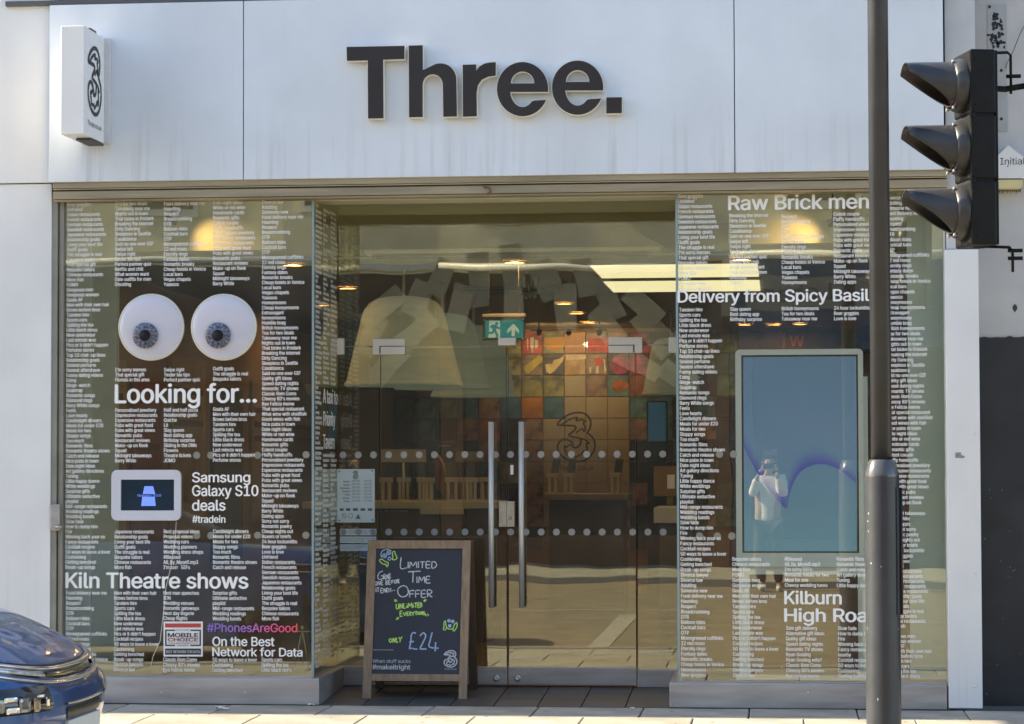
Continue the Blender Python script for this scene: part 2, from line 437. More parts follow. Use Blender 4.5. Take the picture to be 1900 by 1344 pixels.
# trim under the fascia: a shutter box of bronze aluminium
hx0, hx1 = P(106, 350).x, P(1756, 345).x
z = lambda y: P(900, y, -.03).z
m = MB()
m.box((hx0, -.10, z(341)), (hx1, .06, z(329)), .003)
m.box((hx0, -.045, z(345.5)), (hx1, .06, z(341.4)))
m.box((hx0, -.085, z(361)), (hx1, .06, z(346)), .004)
m.box((hx0, -.07, z(365)), (hx1, .06, z(361.6)), .002)
m.build('shutter_box', BRONZE, shop)
m = MB(); m.box((hx0, -.097, z(343.6)), (hx1, -.05, z(342.2))); m.build('shutter_bead', mat('gilt_bead', (.55, .46, .30), .35, metal=.5), shop)
m = MB(); m.tube([P(897, 347, -.09), P(908, 349, -.10), P(911, 356, -.10), P(903, 361, -.095)], .006, 6); m.build('bent_hook', mat('rusty_steel', (.16, .09, .04), .8, var=.4, scale=30), shop)
# left-hand posts and the lock on them
zlo, zhi = P(100, 1300, -.03).z, z(345)
for x0, x1, y0, y1 in ((95, 105.5, -.045, .05), (108.5, 117, -.025, .06)):
    m = MB(); m.box((P(x0, 700, y0).x, y0, 0), (P(x1, 700, y0).x, y1, zhi), .004); m.build('window_post', mat('grey_bronze_post', (.30, .285, .25), .45, metal=.3, var=.15), shop)
m = MB(); m.box(P(93, 985, -.07), P(113, 936, -.04), .004); m.tube([P(103, 978, -.075), P(114, 978, -.075)], .009, 8); m.build('shutter_lock', STEEL, shop)
m = MB(); m.box((P(1752.5, 700, -.02).x, -.02, 0), (P(1756.5, 700, -.02).x, .06, zhi), .002); m.build('window_post', mat('pale_post', (.5, .52, .5), .4), shop)
# pilasters
YP = -.055
m = MB(); m.box((P(-260, 700, YP).x, YP, 0), (P(94.5, 700, YP).x, .12, P(45, 341, YP).z - .003), .004); lab(m.build('pilaster', PILA, shop), 'white left-hand pilaster below the joint')
m = MB(); m.box((P(-260, 700, YP).x, YP - .012, P(45, 341, YP).z + .003), (P(93, 200, YP).x, .12, H), .004); lab(m.build('pilaster', PILA, shop), 'white left-hand pilaster beside the fascia')
m = MB(); m.box((P(1757, 900, YP).x, YP, .012), (P(1819.5, 900, YP).x, .2, P(1780, 463, YP).z), .004)
for yy in (805, 1063, 1274):
    m.lathe([(.007, 0), (.006, .006), (0, .008)], P(1808, yy, YP), 8, 'Y')
lab(m.build('pilaster', [PILA], shop), 'white right-hand pilaster with screw heads')
m = MB(); m.box((P(1754, 200, YP).x, YP + .02, P(1780, 463, YP).z + .004), (P(1811, 200, YP).x, .2, H), .004); lab(m.build('pilaster', mat('grey_white_paint', (.56, .56, .57), .6, var=.08), shop), 'grey upper pilaster behind the traffic signal')
m = MB(); m.sm = False; st = FY(YP - .002)
a, b = st.ab(1772, 846); m.face([st.w(a + u, b + v) for u, v in ((0, -.012), (.05, -.016), (.062, -.004), (.04, .006), (.034, .022), (.002, .02))]); m.build('sticker_remnant', mat('sticker_grey', (.28, .28, .27), .7, var=.5, scale=60), shop)

# ---- the recess
DY = .88                      # depth of the door line
zd = .045
XL, XR = P(581, 800, .006).x, P(1257.5, 800, .006).x       # return panes
PL0, PL1 = P(592, 1277, -.05).x, P(1242, 1287, -.05).x
zpl, zpr = P(350, 1257, -.02).z, P(1500, 1268, -.02).z
m = MB(); m.box((P(108, 1270, -.05).x, -.05, 0), (PL0, DY + .06, zpl), .006); lab(m.build('plinth', STEEL, shop), 'steel plinth under the left display window')
m = MB(); m.box((PL1, -.05, 0), (P(1757, 1280, -.05).x, DY + .06, zpr), .006); lab(m.build('plinth', STEEL, shop), 'steel plinth under the right display window')
for px in (300, 455, 1500):
    m = MB(); m.lathe([(.006, 0), (.005, .004), (0, .006)], P(px, 1285, -.05), 8, 'Y'); m.build('plinth_screw', CHROME, shop)
# tiled threshold, falling gently to the street
TILE = [mat('threshold_tile_' + k, c, .5, var=.15, scale=8) for k, c in (('a', (.075, .072, .07)), ('b', (.062, .06, .06)), ('c', (.088, .084, .08)))]
m = MB(); m.face([(PL0, -.05, -.012), (PL1, -.05, -.012), (PL1, DY + .1, zd - .012), (PL0, DY + .1, zd - .012)]); thr = struct(m.build('entrance_floor', mat('dark_grout', (.045, .043, .042), .9)))
nx, ny = 8, 3
tw, td = (PL1 - PL0) / nx, (DY + .05) / ny
tms = []
ang = math.atan2(zd, DY + .05)
for k in range(3):
    m = MB(); m.box((.003, .003, -.01), (tw - .003, td - .003, 0), .002); o = m.build('floor_tile', TILE[k]); tms.append(o.data); bpy.data.objects.remove(o)
for i in range(nx):
    for j in range(ny):
        o = bpy.data.objects.new('floor_tile', rng.choice(tms)); COL.objects.link(o); o.parent = thr
        o.location = (PL0 + i * tw, -.05 + j * td, .001 + j * td * math.tan(ang)); o.rotation_euler = (ang, 0, 0)
# ceiling of the recess
m = MB(); m.box((XL - .1, .065, z(366) + .06), (XR + .1, DY + .05, z(366) + .1)); m.build('recess_ceiling', mat('recess_paint', (.80, .78, .62), .7, var=.05), shop)
ztop = z(365.5)
m = MB(); m.box((XL - .1, .0625, z(366) + .002), (XR + .1, .0745, z(366) + .058)); m.box((XL + .02, .062, z(366) + .0), (XR - .02, .07, z(366) + .0015)); m.build('added_pale_lining', mat('recess_paint', (.8, .78, .62), .7, var=.05), shop)  # unseen pale board added to lighten the header's reflection in the transom

# ---- doors and fixed panes on the door line
D = FY(DY)
FIT = mat('cream_patch_fitting', (.66, .62, .57), .42, metal=.2, var=.06)
DOT = mat('frosted_dot', (.36, .35, .34), .6, var=.12, scale=50)
def pane(parent, x0, x1, z0, z1, y=DY, name='pane', t=.010):
    m = MB(); m.box((x0, y, z0), (x1, y + t, z1)); return m.build(name, GLASS, parent)
dx = lambda px: P(px, 900, DY).x
dz = lambda py: P(1000, py, DY).z
dotx = [P(636.5 + 28.25 * k, 845, DY).x for k in range(22)]
dotm = MB(); dotm.lathe([(.0232, 0), (.0232, .002)], (0, 0, 0), 20, 'Y'); _o = dotm.build('frosted_dot', DOT); DOTME = _o.data; bpy.data.objects.remove(_o)
def dots(parent, x0, x1):
    for py in (843.5, 987.5):
        for xx in dotx:
            if x0 + .004 < xx < x1 - .004:
                o = bpy.data.objects.new('frosted_dot', DOTME); COL.objects.link(o); o.parent = parent
                o.location = Vector((xx, DY - .001, dz(py))) - wloc(parent)
RAIL = STEEL
edge = .003
def patch(parent, a, b, name='patch_fitting'):
    m = MB(); m.box(P(*a, DY - .018), P(*b, DY - .018) + Vector((0, .05, 0)), .004); return m.build(name, FIT, parent)
# side panels
sp1 = lab(pane(shop, dx(627), dx(703.5), dz(1240), dz(643.5), name='side_panel'), 'fixed glass panel at the left of the doors'); origin(sp1, Vector((dx(665), DY, zd)) - wloc(shop))
m = MB(); m.box((XL, DY - .012, zd), (dx(703), DY + .03, dz(1238)), .004); m.build('bottom_rail', RAIL, sp1)
dots(sp1, dx(625), dx(703))
patch(sp1, (625, 628), (637.5, 658))
sp2 = lab(pane(shop, dx(1182.5), XR - .006, dz(1243), dz(643.5), name='side_panel'), 'fixed glass panel at the right of the doors'); origin(sp2, Vector((dx(1215), DY, zd)) - wloc(shop))
m = MB(); m.box((dx(1182), DY - .012, zd), (XR + .05, DY + .03, dz(1241)), .004); m.build('bottom_rail', RAIL, sp2)
dots(sp2, dx(1182), dx(1256)); patch(sp2, (1240.5, 626), (1256, 655))
tr = pane(shop, XL + .012, XR - .012, dz(641), ztop + .06, name='transom_pane')
# leaves
def handle(parent, px, y0=783, y1=1127):
    m = MB(); x = P(px, 900, DY - .07).x; r = .0185
    m.tube([(x, DY - .075, dz(y1)), (x, DY - .075, dz(y0))], r, 14)
    for py in (y0 + 40, y1 - 40): m.tube([(x, DY - .075, dz(py)), (x, DY + .002, dz(py))], .010, 8)
    return m.build('pull_handle', mat('brushed_handle_steel', (.66, .66, .66), .34, metal=.35, var=.06), parent)
def leaf(px0, px1, hpx, lockx, kx, flip, label):
    x0, x1 = dx(px0), dx(px1)
    lf = lab(pane(shop, x0, x1, dz(1240), dz(645), name='door_leaf'), label); origin(lf, Vector((.5 * (x0 + x1), DY, zd)) - wloc(shop))
    m = MB(); m.box((x0, DY - .014, zd + .012), (x1, DY + .026, dz(1238)), .004); m.build('bottom_rail', RAIL, lf)
    handle(lf, hpx)
    dots(lf, x0, x1)
    m = MB(); m.lathe([(.021, 0), (.021, .008), (.016, .012), (.006, .012), (0, .006)], P(kx, 1258.5, DY - .014), 20, 'Y'); m.build('floor_lock', CHROME, lf)
    a, b = sorted(lockx); m = MB(); m.box(P(a, 978, DY - .02), P(b, 930.5, DY - .02) + Vector((0, .05, 0)), .003)
    if not flip: m.lathe([(.012, 0), (.012, .006), (0, .006)], P(947, 962, DY - .02), 14, 'Y')
    m.build('lock_case', mat('worn_steel_plate', (.52, .49, .45), .35, metal=.7, var=.2, scale=40), lf)
    m = MB(); m.box((x0, DY - .0015, dz(1237)), (x0 + .004, DY + .0115, dz(645))); m.box((x1 - .004, DY - .0015, dz(1237)), (x1, DY + .0115, dz(645))); m.build('edge_seal', mat('dark_seal', (.05, .05, .045), .6), lf)
    return lf
lf1 = leaf(705.5, 940.5, 911.5, (925.5, 939.8), 921.5, True, 'left-hand glass door leaf behind the chalkboard')
lf2 = leaf(942.5, 1180, 967.5, (940.6, 954.5), 960.5, False, 'right-hand glass door leaf with the keyhole plate')
for a, b, l in (((691, 629), (751, 658), 'cream corner patch over the left door'), ((1129, 626), (1192, 655), 'cream corner patch over the right door'), ((924, 627), (957, 641), 'small cream patch where the door leaves meet')):
    m = MB(); m.box(P(*a, DY - .02), P(*b, DY - .02) + Vector((0, .055, 0)), .005); pf = lab(m.build('patch_fitting', FIT, shop), l)
    if a[0] < 800:
        m = MB(); m.box(P(704, 656, DY - .0215), P(706, 643, DY - .0215)); m.box(P(704, 643.5, DY - .0215), P(751, 642, DY - .0215)); m.build('fitting_slot', DARK, pf)
    elif a[0] > 1000:
        m = MB(); m.box(P(1175, 654, DY - .0215), P(1177, 641, DY - .0215)); m.box(P(1129, 641.5, DY - .0215), P(1177, 640, DY - .0215)); m.build('fitting_slot', DARK, pf)
m = MB(); m.box(P(947, 881, DY - .004), P(952.5, 863, DY - .004) + Vector((0, .003, 0))); m.build('price_tag', VINYL, lf2)
m = MB()
m.tube([P(637, 643.5, DY + .02), P(691, 643.5, DY + .02)], .004, 6); m.build('tie_rod', CHROME, shop); m = MB(); m.tube([P(1192, 640.5, DY + .02), P(1241, 640.5, DY + .02)], .004, 6)
m.build('tie_rod', CHROME, shop)
# ================================================================== THE DISPLAY WINDOWS AND THEIR LETTERING
S = lambda t: [q.strip() for q in t.split('|')]
LA = S("Beer goggles|Unfriend|Italian restaurants|French restaurants|German restaurants|Swedish restaurants|Japanese restaurants|Relationship goals|Living your best life|Outfit goals|The struggle is real|I'm sorry memes|That special gift|Bespoke tailors|Chinese restaurants|More fish|FOMO|Gorgeous men|Gorgeous women|Goals AF|Men with their own hair|Brows before bros|Tandem hire|Sports cars|Spilling the tea|Little black dress|New underwear|Last minute wax|Pics or it didn't happen|Perfume stores|Top 10 chat-up lines|Relationship goals|Sexiest perfume|Sexiest aftershave|Funny dating videos|Exing|Binge-watch|Snaptrap|Romantic songs|Diamond rings|Barry White songs|Feels|Love hearts|Candlelight dinners|Meals for under \u00a320|Meals for two|Sloppy songs|Too much|Romantic films|Romantic theatre shows|Catch and release|Nice pubs in town|Date night ideas|Art gallery directions|Tuning|Little happy dance|White weddings|Surprise gifts|Ultimate seductive|playlist|Mid-range restaurants|Wedding readings|Wedding bands|Slow fade|How to dump him|Fire|Winning back your ex|Fancy restaurants|Cocktail recipes|50 ways to leave a lover|Cushioning|Getting benched|Break-up songs")
LF = S("Food delivery near me|Haunting|Respect|Breadcrumbing|DTR|Balloon rides|Cocktail bars|OTP|Monogramed cufflinks|12 red roses|Eternity rings|Fantasy dates|Romantic breaks|Cheap hotels in Venice|Local bars|Vegas chapels|Yaaasss")
LT = S("Tea for two deals|Takeaway near me|Nights out in town|That bloke in Poldark|Breaking the internet|Dirty Dancing|Sleepless in Seattle|Casablanca|Said no one ever GIF|Swipe left|Swipe right|Tinder bio tips|Perfect partner quiz|Netflix and chill|What women want|Date outfits for men|Ghosting")
LD = S("Date night ideas|White or red wine|Handmade cards|Romantic gifts|Cutest couple|Fluffy handcuffs|Personalised jewellery|Impressive restaurants|Expensive restaurants|Pubs with great food|Pubs with great views|Romantic pubs|Restaurant reviews|Make-up on fleek|Squad|Midnight takeaways|Barry White")
L5 = S("Divorce law|Adulting|Someone new") + LF + S("Honeymoons|Cheap honeymoons|Extravagant|honeymoons|Humble brag|British honeymoons") + LT[:9] + S("Quirky gift ideas|Speed dating nights|Romantic TV shows|Classic Rom Coms|Cheesy 80's movies|Bye Felicia meme|That special restaurant|What wine with shellfish|Good wines with fish|Nice pubs in town") + LD + S("Dating apps|Sorry not sorry|Romantic poetry|Cheap nights out|Boxers or briefs|24 hour locksmiths|Beer goggles|Love is love|Unfriend") + LA[2:11] + LA[13:16]
LB = S("Men with their own hair|Brows before bros|Tandem hire|Sports cars|Spilling the tea|Little black dress|New underwear|Last minute wax|Pics or it didn't happen|Cocktail recipes|50 ways to leave a lover|Cushioning|Getting benched|Break-up songs|Divorce lawyers|Divorce law")

def window(name, label, x0, x1, z0, retx):
    wdw = lab(pane(shop, x0, x1, z0 + .002, ztop, 0.0, name, .012), label)
    origin(wdw, Vector((.5 * (x0 + x1), 0, z0)) - wloc(shop))
    pane_ret = MB(); pane_ret.box((retx - .006, .014, z0 + .002), (retx + .006, DY - .004, ztop)); pane_ret.build('return_pane', GLASS, wdw)
    m = MB(); m.box((retx - .0075, -.0025, z0 + .002), (retx + .0075, .0135, ztop)); m.build('glass_edge', GLASS_EDGE, wdw)
    m = MB(); m.box((x0, -.016, z0 - .002), (x1, .03, z0 + .010), .002); m.build('window_sill', STEEL, wdw)
    return wdw
W1 = window('display_window', 'left-hand display window lettered all over in white, with the eyes', P(117, 800).x, XL, zpl, XL)
W2 = window('display_window', 'right-hand display window lettered in white around the blue screen', XR, P(1752.5, 800).x, zpr, XR)
G = FY(-.0006)
def col(parent, x, y0, y1, lines, **k):
    return column(G, lines, x, y0, y1, **k).build('small_lettering', VINYL, parent, False)
# left window
col(W1, 124, 380.5, 1053, LA)
col(W1, 122.5, 1100.8, 1224, LF[:14])
for x, y0, y1, t in ((213.5, 379, 528.5, LT), (213.5, 687, 705.5, S("I'm sorry memes|That special gift|Florists in this area")), (213.5, 762, 855.5, LD[6:]),
                     (212.5, 987.3, 1053.4, LA[6:11] + LA[13:16]), (211.5, 1101, 1243, LB),
                     (304, 379, 528.5, LF), (304, 687, 705.5, LT[10:13]), (304, 761.5, 855.3, S("Half and half pizza|Relationship goals|Quiche|Lit|Slay queen|Best dating app|Birthday surprise|Sliding in the DMs|Flowers|Theatre tickets|JOMO")),
                     (303.5, 987, 1053.4, S("Best proposal ideas|Proposal videos|Wedding cars|Wedding planners|Wedding dress shops|#Blessed|All_By_Myself.mp3|I'm sorr   GIFs")),
                     (303, 1101, 1148, S("Best man speeches|ION|Wedding venues|Romantic getaways|Next day lingerie|Cheap flights")), (302.5, 1224.4, 1243.6, S("Classic Rom Coms|Cheesy 80's movies|Bye Felicia meme")),
                     (395, 377, 527, LD), (395, 685, 704, S("Outfit goals|The struggle is real|Bespoke tailors")), (395, 760, 854.4, LA[19:30]),
                     (395, 986.7, 1053.4, S("Candlelight dinners|Meals for under \u00a320|Meals for two|Sloppy songs|Too much|Romantic films|Romantic theatre shows|Catch and release")),
                     (394.5, 1101, 1148.6, S("Surprise gifts|Ultimate seductive|playlist|Mid-range restaurants|Wedding readings|Wedding bands")), (394, 1224.7, 1244, LA[69:72]),
                     (486, 376, 674.7, L5[:33]), (486, 684.1, 1005.7, L5[33:68]), (486, 1015.2, 1148.6, L5[68:83]), (485, 1224.7, 1244, S("Sports cars|Spilling the tea|Little black dre's"))):
    col(W1, x, y0, y1, t)
def head(parent, lines, label, plane=G, **k):
    m = MB()
    for body, x0, x1, yc, yb in lines: headline(plane, body, x0, x1, yc, yb, mb=m, fat=.019, **k)
    return lab(m.build('headline_lettering', VINYL, parent, False), label)
head(W1, [('Looking for...', 214, 475.5, 714, 748)], 'large white words Looking for...')
head(W1, [('Samsung', 357, 464, 877, 895), ('Galaxy S10', 357, 479, 901, 920.5), ('deals', 357, 418, 928, 947.5), ('#tradein', 357, 418, 957, 970)], 'white words about phone deals beside the small screen')
head(W1, [('Kiln Theatre shows', 122.5, 460, 1063, 1091)], 'large white words Kiln Theatre shows')
head(W1, [('On the Best', 394.5, 509, 1182, 1198.5), ('Network for Data', 394.5, 561, 1202, 1217.5)], 'white words about the best network')
# the coloured hashtag: print that runs from violet to red
hm = mat('violet_to_red_print', (.5, .1, .3), .5); n = hm.node_tree; b = n.nodes['Principled BSDF']
tc = n.nodes.new('ShaderNodeTexCoord'); sx = n.nodes.new('ShaderNodeSeparateXYZ'); mr = n.nodes.new('ShaderNodeMapRange'); rp = n.nodes.new('ShaderNodeValToRGB')
n.links.new(tc.outputs['Generated'], sx.inputs[0]); n.links.new(sx.outputs['X'], rp.inputs[0])
for i, (p, c) in enumerate(((0, (.22, .16, .52)), (.45, (.36, .17, .50)), (.72, (.72, .10, .30)), (1, (.80, .10, .12)))):
    e = rp.color_ramp.elements[i] if i < 2 else rp.color_ramp.elements.new(p)
    e.position = p; e.color = (*c, 1)
n.links.new(rp.outputs[0], b.inputs['Base Color'])
o = headline(G, '#PhonesAreGood', 384.5, 551.5, 1157, 1172.5, fat=.017).build('headline_lettering', hm, W1, False); lab(o, 'hashtag lettering running from violet to red')
# award badge
BW, BR, BB = mat('badge_white', (.78, .77, .78), .5), mat('badge_red', (.50, .06, .06), .5), mat('badge_black', (.035, .035, .045), .5)
m = MB(); r4 = lambda x0, y0, x1, y1, h: m.face([G.w(*G.ab(x, y), h) for x, y in ((x0, y1), (x1, y1), (x1, y0), (x0, y0))])
m.mi = 0; r4(303.5, 1153.5, 376.5, 1218.5, .002)
m.mi = 1; r4(306.5, 1157, 373, 1164.5, .003)
m.mi = 2
r4(306.5, 1203.5, 373, 1215, .003)
for a in ((306.5, 1168.5, 325, 1171), (353.5, 1168.5, 373, 1171), (306.5, 1196.5, 325, 1199), (353.5, 1196.5, 373, 1199), (306.5, 1171, 309.2, 1196.5), (370.3, 1171, 373, 1196.5)): r4(*a, .003)
for t, x0, x1, yc, yb, mi, of in (('MOBILE', 312, 368, 1174.8, 1182.3, 2,.006), ('CHOICE', 312, 368, 1184, 1190.2, 3,.006), ('CONSUMER AWARDS 2018', 312, 368, 1192.3, 1194.8, 2, .0), ('best mobile', 327, 351, 1167.6, 1170.2, 2, 0), ('WINNER', 328, 350, 1196.4, 1199.2, 2, 0), ('BEST NETWORK FOR DATA', 308.5, 371, 1207, 1211.5, 0, .0)):
    headline(G, t, x0, x1, yc, yb, .0045, 0, 2, m, mi, fat=.02 if t in ('MOBILE', 'CHOICE') else 0)
lab(m.build('award_badge', [BW, BR, BB, mat('badge_maroon', (.22, .04, .06), .5)], W1, False), 'square award badge with a red bar and MOBILE CHOICE')
# return pane: three columns and a headline, read from the street edge inwards
RT = Plane((XL + .0068, 0, 0), (0, 1, 0), (0, 0, 1))
rc = MB()
yz = lambda py: P(700, py, 0).z
RS = .0332 * .682 / CAPH
def rcol(y, ya, yb, lines):
    me = glyphs('\n'.join(lines), 0, 1, (yz(ya) - yz(yb)) / (len(lines) - 1) / RS / LGAP)
    for fx in (-.018, .018): put(rc.bm, me, lambda u, v: Vector((XL + .0069 + fx * .01, y + (u + fx) * RS * .80, yz(ya) - XH * .53 * RS + v * RS)))
rcol(.05, 378, 1240, LA[1:] + LF[:16] + LF[3:7])
rcol(.33, 378, 706, LF[:] + LT + LD[:2]); rcol(.61, 376, 706, LD + LT[:9] + L5[41:51])
rcol(.33, 845, 1236, LB + LA[40:66]); rcol(.61, 845, 1232, LA[9:36] + LD[2:17])
rc.build('small_lettering', VINYL, W1, False)
rh = MB()
for t, ya, yb, w_ in (('A taxi to', 716, 745, .54), ('Priority', 759, 788, .45), ('Tavern', 803, 832, .42)):
    me = glyphs(t, 0, 3, track=.97); hi = max(me.bounds()[0]); k = (yz(ya) - yz(yb)) / (CAPH + .03)
    for fx in (-.019, .019): put(rh.bm, me, lambda u, v: Vector((XL + .0072 + fx * .01, .325 + (u + fx) * w_ / hi, yz(yb) + v * k)))
lab(rh.build('headline_lettering', VINYL, W1, False), 'white words A taxi to Priority Tavern on the return glass')
# right window
col(W2, 1258, 365, 536.5, LA[:19])
col(W2, 1260, 575.7, 1057.5, LA[22:] )
col(W2, 1263, 1067.4, 1252.9, S("Divorce lawyer|Divorce law|Adulting|Someone new") + LF[:14] + S("Honeymoons|Beer goggles"))
for x, y0, y1, t in ((1353, 401, 525.5, LT[4:17] + ['Thirsty']), (1354.5, 574.5, 593.5, S("Slay queen|Best dating app|Birthday surprise")),
                     (1358.5, 1038, 1253.5, LA[13:29] + LB[9:]), (1449.5, 403, 525, S("Respect|Breadcrumbing|DTR|OTP") + LF[8:] + ['Honeymoons']), (1450, 573.5, 592.5, S("British honeymoons|Tea for two deals|Takeaway near me")),
                     (1455.5, 1038, 1086.5, S("#Blessed|All_By_Myself.mp3|I'm sorry GIFs|Romantic meals for two|Meal for one|Cheesy wedding tunes")),
                     (1458, 1166, 1254.5, S("2am gift delivery|Alternative gift ideas|Quirky gift ideas|Speed dating nights|Romantic TV shows|Ryan Gosling|Ryan Gosling wife?|Classic Rom Coms|Cheesy 80's movies|Bye Felicia meme")),
                     (1546, 398, 524, LD[4:] + ['Dating apps']), (1547, 572.5, 592, S("24 hour locksmiths|Beer goggles|Love is love")),
                     (1552, 1038, 1087, S("Romantic films|Romantic theatre shows|Catch and release|Art gallery directions|Tuning|Little happy dance")),
                     (1554.5, 1166.5, 1255, S("Slow fade|How to dump him|Fire|Winning back your ex|Fancy restaurants|nearby|Cocktail recipes|50 ways to leave a lover|Cushioning|Getting benched")),
                     (1644, 368, 688, L5[:34]), (1644.5, 697.3, 1032, L5[34:69]), (1646, 1042, 1255, L5[69:83] + LA[16:26])):
    col(W2, x, y0, y1, t)
head(W2, [('Raw Brick menu', 1352, 1634, 364, 390)], 'large white words Raw Brick menu')
head(W2, [('Delivery from Spicy Basil', 1258, 1612, 540, 561.5)], 'large white words Delivery from Spicy Basil')
head(W2, [('Kilburn', 1456, 1561, 1097, 1121), ('High Road', 1456, 1631, 1129.5, 1153.5)], 'large white words Kilburn High Road')
# frosted dots on the display glass
for px, py, par in ((365, 845, W1), (391, 845, W1), (478, 845, W1), (568, 844, W1), (391, 994, W1), (478, 993.5, W1), (567.5, 993.5, W1), (365, 994, W1), (1335, 843, W2), (1361, 843, W2), (1358, 995, W2), (1298, 995, W2), (1331, 995, W2)):
    o = bpy.data.objects.new('frosted_dot', DOTME); COL.objects.link(o); o.parent = par; o.location = P(px, py, .0135) - wloc(par)
# the hairline crack
m = MB(); m.tube([P(x, y, -.001) for x, y in ((327, 968), (325, 1000), (317, 1052), (308, 1090), (305, 1120), (302, 1150), (297, 1190), (284, 1218), (276, 1256))], .0022, 5)
lab(m.build('glass_crack', mat('crack_white', (.72, .68, .58), .3), W1), 'long pale hairline crack below the small screen')

# ================================================================== THE SIGNS ON THE FASCIA
SF = FY(YF)
RET = mat('cream_letter_return', (.80, .75, .64), .45, var=.05)
FACE = mat('near_black_letter_face', (.022, .017, .018), .45, var=.2)
def sarc(cx, cy, rx, ry, a0, a1, n=14):
    return [(cx + rx * math.cos(R(a0 + (a1 - a0) * i / n)), cy - ry * math.sin(R(a0 + (a1 - a0) * i / n))) for i in range(n + 1)]
q = lambda pts: [(600 + x / 2.969, y / 2.969) for x, y in pts]
def e_glyph(cx, cy):
    rx, ry = 141, 149
    out = sarc(cx, cy, rx, ry, 0, 180 + 142, 30)               # over the top, round the left and the bottom
    t = [(cx + 134, cy + 55), (cx + 66, cy + 60)]
    out = sarc(cx, cy, rx, ry, -6, 337, 40)
    inn = sarc(cx, cy + 4, 68, 94, 318, 190, 16)
    body = out + [(cx + 68, cy + 62)] + inn + [(cx - 68, cy + 16)]
    hole = [(cx - 64, cy - 32)] + sarc(cx, cy - 32, 64, 64, 180, 0, 18)[1:-1] + [(cx + 64, cy - 32)]
    return [body, hole]
T_ = [[(137, 268), (455, 262), (455, 335), (338, 339), (340, 660), (255, 662), (253, 343), (139, 345)]]
h_ = [[(478, 261), (555, 259), (556, 395)] + sarc(652, 448, 88, 90, 140, 0, 14)[2:] + [(743, 650), (668, 652), (665, 475)] + sarc(610, 475, 55, 56, 0, 180, 12) + [(555, 653), (480, 655)]]
r_ = [[(774, 366), (848, 364), (849, 398), (868, 374), (895, 359), (925, 353), (956, 352), (956, 426), (915, 432), (880, 448), (858, 478), (851, 520), (852, 649), (775, 652)]]
d_ = [[(1562, 545), (1648, 544), (1648, 632), (1562, 634)]]
sign = thing('shop_sign', 'large black letters with cream sides reading Three. on the white fascia', 'shop sign', P(900, 200, YF))
def solid(loops, h0, h1, off, m):
    cu = bpy.data.curves.new('tmp', 'CURVE'); cu.dimensions = '2D'; cu.fill_mode = 'BOTH'; cu.extrude = abs(h1 - h0) / 2; cu.offset = off
    for L_ in loops:
        sp = cu.splines.new('POLY'); sp.points.add(len(L_) - 1); sp.use_cyclic_u = True
        for p_, c_ in zip(sp.points, L_): p_.co = (*SF.ab(*c_), 0, 1)
    ob = bpy.data.objects.new('tmp', cu); COL.objects.link(ob); dg = bpy.context.evaluated_depsgraph_get(); dg.update()
    me = bpy.data.meshes.new_from_object(ob.evaluated_get(dg), depsgraph=dg); mid = (h0 + h1) / 2
    vs = [m.bm.verts.new(SF.w(v.co.x, v.co.y, mid + v.co.z)) for v in me.vertices]
    for p_ in me.polygons:
        try: f = m.bm.faces.new([vs[i] for i in p_.vertices]); f.material_index = m.mi
        except ValueError: pass
    bpy.data.objects.remove(ob); bpy.data.curves.remove(cu); bpy.data.meshes.remove(me)
for nm, loops in (('T', T_), ('h', h_), ('r', r_), ('e', e_glyph(1103, 500)), ('e', e_glyph(1405, 492)), ('full_stop', d_)):
    L2 = [q(l) for l in loops]
    m = MB(); m.mi = 0; solid(L2, .014, .062, .0034, m); m.mi = 1; solid(L2, .0625, .0645, -.0004, m)
    m.mi = 2
    for l in L2[:1]:
        for c_ in (l[0], l[len(l) // 2]):
            a, b = SF.ab(*c_); 
    lo = m.build('letter' if nm != 'full_stop' else 'full_stop', [RET, FACE, CHROME], sign)
    if nm != 'full_stop': lab(lo, {'T': 'capital T', 'h': 'letter h', 'r': 'letter r', 'e': 'letter e'}[nm])

# projecting sign: a white box carried out from the fascia
yf0, yb0 = -.655, YF - .05
xs0, xs1 = P(112.5, 150, yf0).x, P(155.5, 150, yf0).x
zs1, zs0 = P(135, 48, yf0).z, P(135, 249, yf0).z
ps = thing('projecting_sign', 'white box sign with a black outlined 3, projecting from the left of the fascia', 'projecting sign', ((xs0 + xs1) / 2, YF, (zs0 + zs1) / 2))
SGN = mat('white_sign_enamel', (.86, .845, .83), .4, var=.04, scale=3)
m = MB(); m.box((xs0, yf0, zs0), (xs1, yb0 - .002, zs1), .004); m.build('sign_case', SGN, ps)
m = MB(); m.box((xs0 - .004, yb0, zs0 - .0), (xs1 + .034, YF - .001, zs1 + .004), .003); m.build('mounting_flange', mat('sign_flange', (.62, .62, .64), .45), ps)
m = MB(); m.box((xs1 - .05, -.50, zs1), (xs1 - .002, -.36, zs1 + .012)); m.build('sign_bracket', mat('dark_bracket', (.06, .055, .05), .6), ps)
m = MB(); m.box((xs1 - .10, yf0 + .18, zs0 - .016), (xs1 - .004, yb0, zs0 - .003)); m.build('sign_bracket', mat('dark_bracket', (.06, .055, .05), .6), ps)
SP = Plane((xs1 + .0008, 0, 0), (0, 1, 0), (0, 0, 1))
LG = mat('black_print', (.02, .02, .022), .5)
pa = SP.ab(162.5, 150)[0]; pb = SP.ab(188, 150)[0]
logo(SP, pa + .01, SP.ab(176, 213)[1] , pb - .005, SP.ab(172, 87)[1], .026, .002).build('sign_logo', LG, ps, False)
m = MB(); me = glyphs('Three.co.uk', 0, 2); hi = max(me.bounds()[0]); k = (pb - pa) / hi
zz = SP.ab(164, 232)[1]
